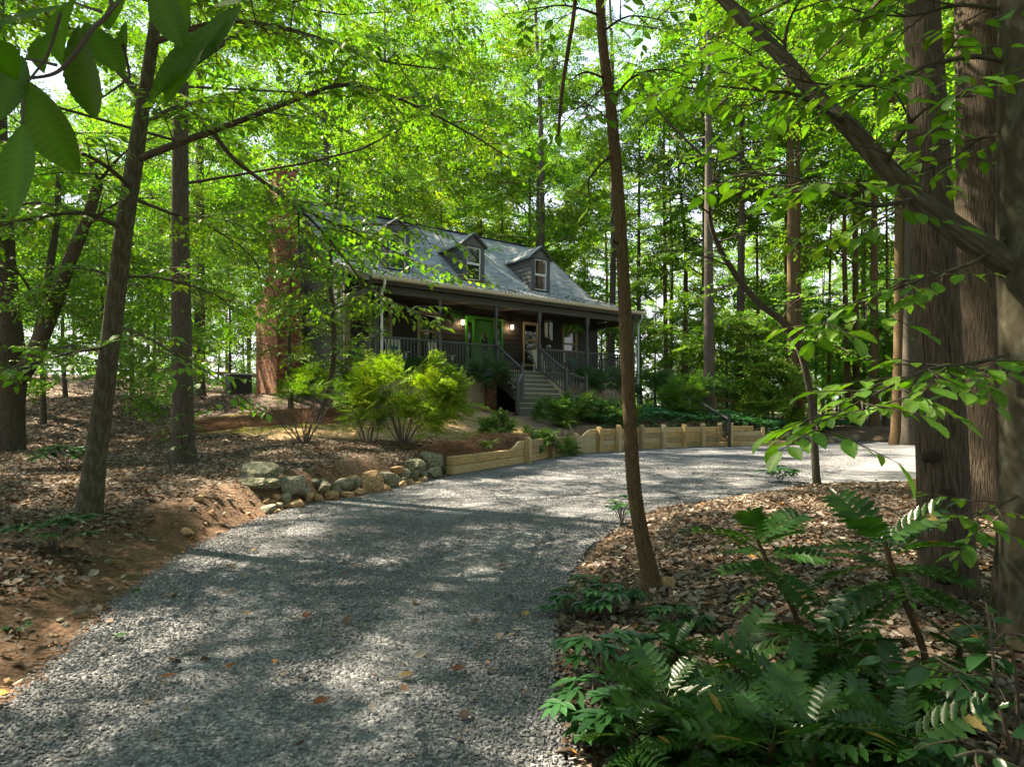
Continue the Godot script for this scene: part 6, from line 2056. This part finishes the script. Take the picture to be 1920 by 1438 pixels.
# ---------------------------------------------------------------- shrubs and low plants
func shrub(called: String, label: String, base: Vector3, wide: float, high: float, lift: float, stems: int, count: int, size: float, tint: Color, group := "", deep := -1.0, bare := 0) -> Node3D:
	var t := thing(called, label, "shrub", base, 0.0, group)
	var rz := wide / 2 if deep < 0 else deep / 2
	for k in stems:
		var a := TAU * k / stems + rf(-0.4, 0.4)
		var p := Vector3(cos(a) * 0.06, -0.05, sin(a) * 0.06)
		var end := Vector3(cos(a) * wide * rf(0.15, 0.42), high * rf(0.6, 0.9), sin(a) * rz * rf(0.3, 0.8))
		var pts := [p, p.lerp(end, 0.3) + rand_dir() * 0.05, p.lerp(end, 0.6) + rand_dir() * 0.08, end]
		var m := MB.new()
		tube(m, spline(pts, 4), tapers(13, 0.018, 0.004), 6, 1.0, 0.1, 4.0)
		for j in 6:
			var s := p.lerp(end, rf(0.35, 0.9))
			var e := s + (rand_dir() + Vector3(cos(a), 0.6, sin(a)) * 0.8).normalized() * rf(0.2, 0.45) * high * 0.4
			tube(m, PackedVector3Array([s, s.lerp(e, 0.5) + rand_dir() * 0.03, e]), PackedFloat32Array([0.007, 0.005, 0.002]), 4, 1.0)
		part(t, "stem", m.commit(), M.twig_grey)
	var xf := []
	var col := PackedColorArray()
	var clumps := []
	for k in maxi(5, int(sqrt(count) * 1.6)):   # foliage gathers at the branch ends
		var a := rf(0, TAU)
		var u := acos(rf(-0.8, 1.0))
		clumps.append(Vector3(sin(u) * cos(a) * wide / 2, cos(u) * (high - lift) / 2, sin(u) * sin(a) * rz) * rf(0.45, 1.08))
	for k in count:
		var c: Vector3 = clumps[rng.randi_range(0, clumps.size() - 1)] + Vector3(rng.randfn() * wide, rng.randfn() * high * 0.7, rng.randfn() * wide) * 0.055
		var p := Vector3(0, lift + (high - lift) / 2, 0) + c
		var d := (c.normalized() + rand_dir() * 0.9 + Vector3(0, 0.35, 0)).normalized()
		xf.append(facing(d, (Vector3.UP + rand_dir() * 0.5).normalized(), p, size * rf(0.7, 1.3)))
		var tone := rf(0.75, 1.25)
		col.append(Color(tint.r * tone * rf(0.85, 1.2), tint.g * tone, tint.b * tone))
	if count:
		tag(multi(t, "foliage", sprays.laurel[int(absf(base.x) * 7.0) % 2] if bare else sprays.shrub[int(absf(base.x) * 7.0) % 3], xf, col), "", "", "", "stuff")
	return t

func mahonia_leaf(sd: int) -> Mesh:   # a compound leaf, one metre long: paired spiny leaflets on a stalk
	rng.seed = sd
	var m := MB.new()
	var n := 8
	for k in n + 1:
		var t := 0.16 + 0.80 * k / n
		var y := 0.16 * t - 0.30 * t * t
		for s in [-1.0, 1.0]:
			if k == n and s > 0: continue
			var d := Vector3(0.55, 0.1, s).normalized() if k < n else Vector3(1, -0.15, 0)
			var L := 0.225 * (0.75 + 0.5 * sin(PI * t)) * rf(0.9, 1.1)
			var W := L * 0.44
			var p := Vector3(t, y, 0)
			var up := (Vector3(0, 1, 0) + rand_dir() * 0.25).normalized()
			var side := d.cross(up).normalized()
			var u := side.cross(d)
			var tone := rf(0.8, 1.15)
			var c := Color(0.034 * tone, 0.092 * tone, 0.018 * tone) if rng.randf() > 0.03 else Color(0.16, 0.12, 0.03)
			# outline with spines
			var w := [0.25, 0.75, 0.62, 1.0, 0.72, 0.85, 0.42, 0.4, 0.0]
			for sg in [-1.0, 1.0]:
				for j in 8:
					var t0 := j / 8.0
					var t1 := (j + 1) / 8.0
					var a := p + d * L * t0 - u * L * 0.12 * t0 * t0
					var b := p + d * L * t1 - u * L * 0.12 * t1 * t1
					var ao: Vector3 = a + side * sg * W * 0.5 * w[j] + u * W * 0.16 * w[j]
					var bo: Vector3 = b + side * sg * W * 0.5 * w[j + 1] + u * W * 0.16 * w[j + 1]
					var k0 := m.v.size()
					var nn: Vector3 = (u - side * sg * 0.3).normalized()
					m.vert(a, u, Vector2.ZERO, c); m.vert(b, u, Vector2.ZERO, c); m.vert(bo, nn, Vector2.ZERO, c); m.vert(ao, nn, Vector2.ZERO, c)
					m.tri(k0, k0 + 1, k0 + 2); m.tri(k0, k0 + 2, k0 + 3)
	var st := MB.new()
	var pts := PackedVector3Array()
	for k in 8:
		var t := k / 7.0
		pts.append(Vector3(t * 0.97, 0.16 * t - 0.30 * t * t, 0))
	tube(m, pts, tapers(8, 0.009, 0.003), 4, 1.0, 0.0, 1.0, Color(0.16, 0.2, 0.05))
	return m.commit()

var mahonia_kinds := []

func mahonia(label: String, base: Vector3, tip: Vector3, leaves: int, L: float, rise := 0.3, group := "") -> void:
	var t := thing("mahonia", label, "shrub", base, 0.0, group)
	var top := tip - base
	var pts := spline([Vector3(0, -0.08, 0), Vector3(top.x * 0.2, top.y * 0.35, top.z * 0.2), Vector3(top.x * 0.65, top.y * 0.7, top.z * 0.65), top], 5)
	var m := MB.new()
	tube(m, pts, tapers(16, 0.014, 0.009), 9, 1.0, 0.2, 5.0)
	part(t, "cane", m.commit(), M.bark_brown)
	for k in leaves:
		var f := float(k) / leaves
		var a := k * 2.399 + rf(-0.3, 0.3)
		var fi := lerpf(0.62, 1.0, f) * (pts.size() - 1)
		var p := pts[int(fi)].lerp(pts[mini(int(fi) + 1, pts.size() - 1)], fi - int(fi))
		var d := Vector3(cos(a), lerpf(-0.25, 0.95, f * f) * (rise + 0.7) + rf(-0.25, 0.3), sin(a)).normalized()
		var o := part(t, "leaf", mahonia_kinds[rng.randi_range(0, mahonia_kinds.size() - 1)], M.leaf_glossy)
		o.transform = facing(d, (Vector3.UP + rand_dir() * 0.45).normalized(), p, L * rf(0.7, 1.15))

func palmate(sd: int, col: Color) -> Mesh:   # a hand-shaped leaf on a stalk, a metre across
	rng.seed = sd
	var m := MB.new()
	for k in 7:
		var a := lerpf(-1.9, 1.9, k / 6.0)
		var d := Vector3(cos(a), rf(-0.25, 0.1), sin(a)).normalized()
		var L := 0.55 * (1.0 - 0.22 * absf(a) / 1.9) * rf(0.9, 1.1)
		var W := 0.17
		var side := d.cross(Vector3.UP).normalized()
		var prev := []
		var tone := rf(0.85, 1.15)
		for j in 6:
			var t := j / 5.0
			var w := W * 0.5 * sin(PI * clampf(t * 0.85 + 0.1, 0, 1))
			if j == 5: w = 0.001
			var p := d * L * t - Vector3(0, 0.22 * L * t * t, 0)
			var row := [m.vert(p - side * w + Vector3(0, w * 0.35, 0), (Vector3.UP + side * 0.3).normalized(), Vector2.ZERO, col * tone), m.vert(p, Vector3.UP, Vector2.ZERO, col * tone), m.vert(p + side * w + Vector3(0, w * 0.35, 0), (Vector3.UP - side * 0.3).normalized(), Vector2.ZERO, col * tone)]
			if j:
				for q in 2:
					m.tri(prev[q], row[q], prev[q + 1])
					m.tri(prev[q + 1], row[q], row[q + 1])
			prev = row
	return m.commit()

var palm_kinds := []

func hellebore(label: String, base: Vector3, leaves: int, size: float, high: float, group := "") -> void:
	var t := thing("hellebore", label, "plant", base, 0.0, group)
	for k in leaves:
		var a := k * 2.399 + rf(-0.3, 0.3)
		var r := rf(0.25, 1.0) * size * 0.8
		var p := Vector3(cos(a) * r, high * rf(0.6, 1.05) * (1.0 - 0.35 * r / size), sin(a) * r)
		var st := MB.new()
		tube(st, spline([Vector3(0, -0.02, 0), p * Vector3(0.4, 0.7, 0.4), p], 3), tapers(7, 0.004, 0.003), 4, 1.0)
		var o := part(t, "leaf", palm_kinds[rng.randi_range(0, palm_kinds.size() - 1)], M.leaf_glossy)
		o.transform = facing(Vector3(cos(a), rf(-0.2, 0.2), sin(a)), (Vector3.UP + Vector3(cos(a), 0, sin(a)) * 0.35).normalized(), p, size * rf(0.7, 1.1))
		part(o, "stalk", st.commit(), M.twig_grey).transform = o.transform.affine_inverse()

func ground_at(px: float, py: float) -> Vector3:   # the point of the ground seen at a place in the photograph
	var deep := 0.8
	while deep < 60.0:
		var p := at(px, py, deep)
		if p.y < height(p.x, deep): break
		deep += 0.04
	for k in 8:   # close in on the surface
		var p := at(px, py, deep)
		deep += 0.02 * pow(0.6, k) * (1.0 if p.y > height(p.x, deep) else -1.0)
	return stand((px - 960.0) / FOCAL * deep, deep)

func make_plants() -> void:
	for k in 4: mahonia_kinds.append(mahonia_leaf(1200 + k))
	for k in 4: palm_kinds.append(palmate(1220 + k, Color(0.035, 0.105, 0.032) * (0.85 + 0.15 * k)))
	rng.seed = 4242
	# azaleas on the lawn's edge
	shrub("azalea", "large yellow-green azalea with bare stems at the lawn's edge before the porch", ground_at(755, 832), 2.45, 1.7, 0.5, 14, 640, 0.32, Color(1.6, 1.25, 0.9), "", 1.9)  # yellow-green leaves, their tint raised further to stand in for sunlight
	shrub("azalea", "second azalea, lower and greener, left of the large yellow one", ground_at(690, 832), 1.3, 1.25, 0.5, 8, 130, 0.3, Color(1.0, 0.95, 0.9), "", 1.4)
	shrub("azalea", "nearly bare azalea with spreading twigs on the lawn's edge", ground_at(570, 832), 2.0, 1.25, 0.95, 13, 46, 0.3, Color(0.95, 0.9, 0.8), "", 1.6)
	shrub("azalea", "azalea against the foundation behind the bare one", stand(-5.6, 20.4), 2.6, 1.35, 0.25, 8, 260, 0.34, Color(0.85, 0.85, 0.9), "", 1.6)
	# hollies along the porch
	var H := house.transform
	var dark := Color(0.36, 0.44, 2.0)
	for q in [[4.05, 0.75, 1.45, 1.35, 0.72, "dark holly with twisted bare stem left of the porch stairs"], [1.9, 0.7, 2.6, 1.42, 0.7, "dark holly hedge below the near porch railing"], [8.55, 0.75, 1.7, 1.3, 0.68, "dark holly on a pinkish stem right of the porch stairs"], [10.2, 0.7, 1.5, 1.3, 0.7, "dark holly below the railing towards the far porch end"], [12.6, 0.8, 2.2, 1.35, 0.1, "dense dark hedge shrub round the far porch corner"], [14.2, 0.9, 2.2, 1.4, 0.1, "dense dark hedge shrub beyond the far downspout"]]:
		var p := H * Vector3(q[0], 0, q[1])
		p.y = height(p.x, -p.z)
		shrub("holly", q[5], p, q[2], q[3] + (1.6 - p.y), q[4] + (1.6 - p.y), 4, 190, 0.3, dark, "", 1.0)
	shrub("conifer_shrub", "fresh green feathery shrub at the top of the garden steps", stand(7.2, 27.0), 2.3, 1.75, 0.0, 5, 380, 0.34, Color(0.8, 0.88, 1.0), "", 1.6)
	shrub("boxwood", "small round grey-green bush at the foot of the far skirting boards", stand(3.0, 24.2), 0.95, 0.75, 0.0, 4, 170, 0.2, Color(0.85, 0.75, 3.0))
	for q in [[2.0, 22.6, 1.9, 0.75, "glossy sunlit shrub spilling towards the timber wall"], [3.5, 23.4, 1.6, 0.7, "pale sunlit shrub behind the wall's tall posts"], [1.3, 21.8, 0.9, 0.7, "upright yellow-green shrub beside the lowest stair"], [0.6, 18.0, 0.8, 0.3, "low leafy plant above the slanted wall board"], [-0.4, 18.2, 0.6, 0.4, "small sparse plant on the pine straw"], [1.3, 19.0, 0.8, 0.35, "low leafy plant behind the third wall post"]]:
		shrub("laurel_shrub", q[4], stand(q[0], q[1]), q[2], q[3], 0.0, 4, int(110 * q[2]), 0.34, Color(0.62, 0.66, 1.5), "", -1.0, 1)
	# fern and grass tuft on the straw bed
	for q in [[915, 838, 0.42, "fern unfolding on the pine straw above the low timber"], [1062, 800, 0.6, "dry grassy tuft among the shrubs by the stairs"]]:
		var b := ground_at(q[0], q[1]) if q[1] > 810 else stand(1.75, 21.4)
		var t := thing("fern", q[3], "fern", b)
		for k in 26:
			var m := MB.new()
			var a := rf(0, TAU)
			fern_leaf(m, Vector3(cos(a), 0, sin(a)) * 0.04, Vector3(cos(a), rf(0.6, 2.2), sin(a)), q[2] * rf(0.7, 1.1), Color(0.24, 0.33, 0.06) * rf(0.8, 1.2), 0.07)
			part(t, "frond", m.commit(), M.leaf)
	# ground cover behind the wall
	var ros := MB.new()
	for k in 8:
		var a := TAU * k / 8 + rf(-0.2, 0.2)
		kite(ros, Vector3(0, 0.12 + 0.01 * k, 0), Vector3(cos(a), rf(-0.15, 0.25), sin(a)).normalized(), Vector3.UP, rf(0.08, 0.11), 0.045, Color(0.07, 0.19, 0.085) * rf(0.8, 1.3))
	var xf := []
	var col := PackedColorArray()
	for k in 16000:
		var x := rf(3.0, 16.0)
		var d := rf(20.0, 33.0)
		var o := off_drive(x, d)
		if o < 0.22 or o > 3.6 or (x > 10.9 and o < 1.0): continue
		var hx := Vector2(x, -d) - Vector2(-4.49, -21.4)
		if hx.dot(Vector2(0.604, 0.797)) < 0.5: continue
		xf.append(Transform3D(Basis.from_euler(Vector3(rf(-0.2, 0.2), rf(0, TAU), rf(-0.2, 0.2))).scaled(Vector3.ONE * rf(0.9, 1.6)), stand(x, d) + Vector3(0, rf(0.0, 0.12), 0)))
		col.append(Color.WHITE * rf(0.75, 1.25))
	tag(multi(self, "ground_cover", ros.commit(), xf, col, M.leaf_glossy), "low glossy evergreen ground cover filling the bed behind the wall", "ground cover", "", "stuff")
	# mahonias of the near bed
	mahonia("tall mahonia leaning left over the leaf litter, spiny leaves in a whorl", ground_at(1512, 1230), at(1420, 1012, 3.15), 15, 0.34)
	mahonia("tall mahonia leaning left in front of the burled trunk", ground_at(1755, 1340), at(1658, 1015, 2.6), 17, 0.34)
	var beds := [[1250, 1330, 2.35, 0.30, ""], [1385, 1260, 2.6, 0.3, ""], [1480, 1330, 2.3, 0.3, ""], [1570, 1240, 2.5, 0.3, ""], [1320, 1400, 2.05, 0.32, ""], [1450, 1420, 1.9, 0.3, ""], [1610, 1390, 2.0, 0.3, ""], [1190, 1395, 2.2, 0.26, ""], [1400, 1345, 2.2, 0.3, ""], [1660, 1310, 2.3, 0.3, ""], [1530, 1400, 1.85, 0.28, ""], [1270, 1240, 2.8, 0.26, ""], [1700, 1420, 1.8, 0.26, ""]]
	var told := ["low mahonia near the patch's left side above the gravel corner", "low mahonia at the top of the patch below the leaning cane", "low mahonia in the middle of the dense spiny patch", "low mahonia at the patch's upper right below the tall cane", "low mahonia in the front row, second from the gravel", "low mahonia at the bottom edge in the patch's middle", "low mahonia in the front row towards the glossy shrub", "low mahonia closest to the gravel at the patch's lower left", "low mahonia just behind the front row's middle", "low mahonia at the foot of the right-hand tall mahonia", "low mahonia at the bottom edge right of the middle", "small mahonia at the patch's upper left tip beside the hellebores", "low mahonia at the bottom edge against the glossy shrub"]
	var turn := -1
	for q in beds:
		turn += 1
		var tip := at(q[0], q[1], q[2])
		var b := stand(tip.x + rf(-0.06, 0.06), q[2] + rf(-0.05, 0.05))
		mahonia(told[turn], b, tip + Vector3(0, 0.05, 0), 19, q[3] * rf(0.72, 0.95), 0.3, "mahonias of the dense near patch")
	# sunlit yellow-green mahonia farther right
	mahonia("mahonia with yellow-green leaves catching the sun near the right corner", ground_at(1800, 1290), at(1800, 1215, 2.5), 13, 0.24)
	# hellebores
	for q in [[1068, 1160, 9, 0.15, 0.16, "hellebore with drooping hand-shaped leaves at the gravel's inner edge"], [1140, 1165, 9, 0.17, 0.2, "hellebore clump just right of the gravel edge, below the slender trunk"], [1252, 1190, 8, 0.14, 0.16, "small hellebore on bare litter right of the slender trunk's foot"], [1130, 1270, 8, 0.17, 0.2, "yellowish hellebore above the dense patch beside the gravel"], [1235, 1275, 8, 0.15, 0.16, "hellebore touching the upper edge of the mahonia patch"], [1110, 1400, 9, 0.16, 0.22, "hellebore at the lower corner of the bed by the gravel"], [1170, 1432, 9, 0.17, 0.24, "hellebore at the bottom edge beside the gravel"], [1100, 1100, 6, 0.09, 0.08, "tiny hellebore seedling left of the slender trunk"], [1462, 912, 12, 0.28, 0.35, "drooping dark plant where gravel and bed meet by the bent tree"], [1165, 990, 12, 0.15, 0.32, "feathery small shrub behind the slender trunk at the gravel edge"], [1300, 1185, 6, 0.1, 0.1, "small seedling left of the tall mahonia"], [120, 882, 12, 0.36, 0.35, "dark leafy clump on the leaf litter left of the leaning beech"], [100, 1030, 9, 0.24, 0.26, "low hellebore on the bank below the leaning beech"], [265, 1115, 4, 0.07, 0.05, "tiny bright seedling at the gravel's clay edge"], [30, 1185, 3, 0.06, 0.05, "tiny seedling on the clay at the left edge"], [1500, 1060, 6, 0.09, 0.08, "tiny seedling beyond the tall mahonia"]]:
		hellebore(q[5], ground_at(q[0], q[1]), q[2] + 3, q[3] * 1.3, q[4] * 1.2)
	# glossy shrub in the lower right corner, one leaf at a time
	var t := thing("camellia", "glossy broad-leaved shrub filling the lower right corner", "shrub", stand(1.5, 1.9))
	var f := Fol.new()
	for q in [[[1900, 1420, 1.85], [1870, 1300, 1.9], [1860, 1200, 1.95], [1850, 1130, 2.0]], [[1900, 1430, 1.85], [1910, 1320, 1.85], [1900, 1220, 1.8]], [[1860, 1440, 1.8], [1800, 1400, 1.75], [1760, 1360, 1.75]], [[1870, 1300, 1.9], [1800, 1260, 1.9], [1750, 1230, 1.95]], [[1880, 1440, 1.7], [1840, 1410, 1.65], [1790, 1420, 1.6]], [[1905, 1440, 1.7], [1915, 1400, 1.65], [1900, 1350, 1.6]]]:
		var p := path(q)
		bough(t, p, 0.007, 0.003, M.twig)
		dress(f, p, 0.2, 0.11, 0.16, 0.085, Color(0.03, 0.085, 0.026), 4, 0.4, 0.1)
	bough(t, spline([t.position + Vector3(0, -0.05, 0), t.position + Vector3(0, 0.1, 0), at(1900, 1430, 1.85)], 4), 0.012, 0.008, M.twig, "stem")
	var tints := []
	for k in 5: tints.append(Color(0.03, 0.085, 0.026) * (0.75 + 0.12 * k))
	flush_leaves(t, f, leaf_kinds(1.0, 0.5, 8, 0.0, tints), M.leaf_glossy, 300, "foliage")
	# a few fresh leaves fallen on the gravel
	for q in [[213, 1220, 0.05, 0], [300, 900, 0.06, 1], [458, 1178, 0.05, 1], [330, 1305, 0.05, 2], [570, 1190, 0.045, 2], [775, 1305, 0.05, 1], [613, 1353, 0.05, 2], [985, 1178, 0.05, 1], [480, 1050, 0.05, 1], [425, 1292, 0.045, 2], [640, 1100, 0.04, 2], [870, 1290, 0.045, 2]]:
		var b := ground_at(q[0], q[1])
		b.y = maxf(b.y, 0.02) + 0.012
		var c := [Color(0.12, 0.3, 0.08), Color(0.42, 0.28, 0.12), Color(0.3, 0.09, 0.035)]
		var mesh := leaf_mesh(q[2] * 1.5, q[2], 8, 0.35, -0.1, c[q[3]])
		var o := part(self, "fallen_leaf", mesh, M.leaf, b, Vector3(rf(-0.2, 0.2), rf(0, 6), rf(-0.2, 0.2)))
		tag(o, ["single fresh green leaf lying on the gravel at lower left", "tan fallen leaf lying alone on the grey gravel", "reddish brown fallen leaf lying alone on the grey gravel"][q[3]], "leaf", "leaves fallen on the gravel")

# ---------------------------------------------------------------- the scene
func _ready() -> void:
	rng.seed = 20240
	nz.seed = 77
	nz.frequency = 0.01
	var cam := Camera3D.new()
	cam.name = "camera"
	cam.position = Vector3(0, EYE, 0)
	cam.projection = Camera3D.PROJECTION_FRUSTUM
	cam.near = 0.05
	cam.far = 3000.0
	cam.size = 1438.0 / FOCAL * cam.near
	cam.frustum_offset = Vector2(0, 56.0 / FOCAL * cam.near)
	cam.current = true
	add_child(cam)
	var env := Environment.new()
	env.background_mode = Environment.BG_SKY
	var sky := ProceduralSkyMaterial.new()
	sky.sky_top_color = lin(0.52, 0.66, 0.93)
	sky.sky_horizon_color = lin(1.0, 0.98, 0.93)
	sky.sky_curve = 0.25
	sky.sky_energy_multiplier = 0.62
	sky.ground_bottom_color = lin(0.10, 0.09, 0.06)
	sky.ground_horizon_color = lin(0.5, 0.5, 0.45)
	sky.sun_angle_max = 0.1
	env.sky = Sky.new()
	env.sky.sky_material = sky
	env.tonemap_mode = Environment.TONE_MAPPER_LINEAR
	env.tonemap_exposure = 6.4
	env.sdfgi_enabled = true
	env.ssao_enabled = true
	env.ssil_enabled = true
	var we := WorldEnvironment.new()
	we.name = "world"
	we.environment = env
	add_child(we)
	var sun := DirectionalLight3D.new()
	sun.name = "sun"
	sun.light_color = Color(1.0, 0.94, 0.82)
	sun.light_energy = 1.6
	sun.light_angular_distance = 0.6
	sun.shadow_enabled = true
	add_child(sun)
	var el := deg_to_rad(50.0)
	var towards := Vector3(-0.86 * cos(el), sin(el), -0.51 * cos(el))   # where the sun stands: left of the drive, beyond the house's gable end
	sun.look_at_from_position(towards * 100.0, Vector3.ZERO, Vector3.UP)
	make_materials()
	plain("brick_plain", lin(0.30, 0.12, 0.06), 0.9)
	make_edge()
	make_lattice()
	make_ground()
	make_house()
	make_wall()
	make_fences()
	make_sprays()
	rng.seed = 31
	make_woods()
	rng.seed = 32
	make_near_trees()
	make_hanging_leaves()
	make_stones()
	make_porch_things()
	rng.seed = 33
	make_plants()
	rng.seed = 34
	make_litter()
	make_crumbs()
	make_gravel()
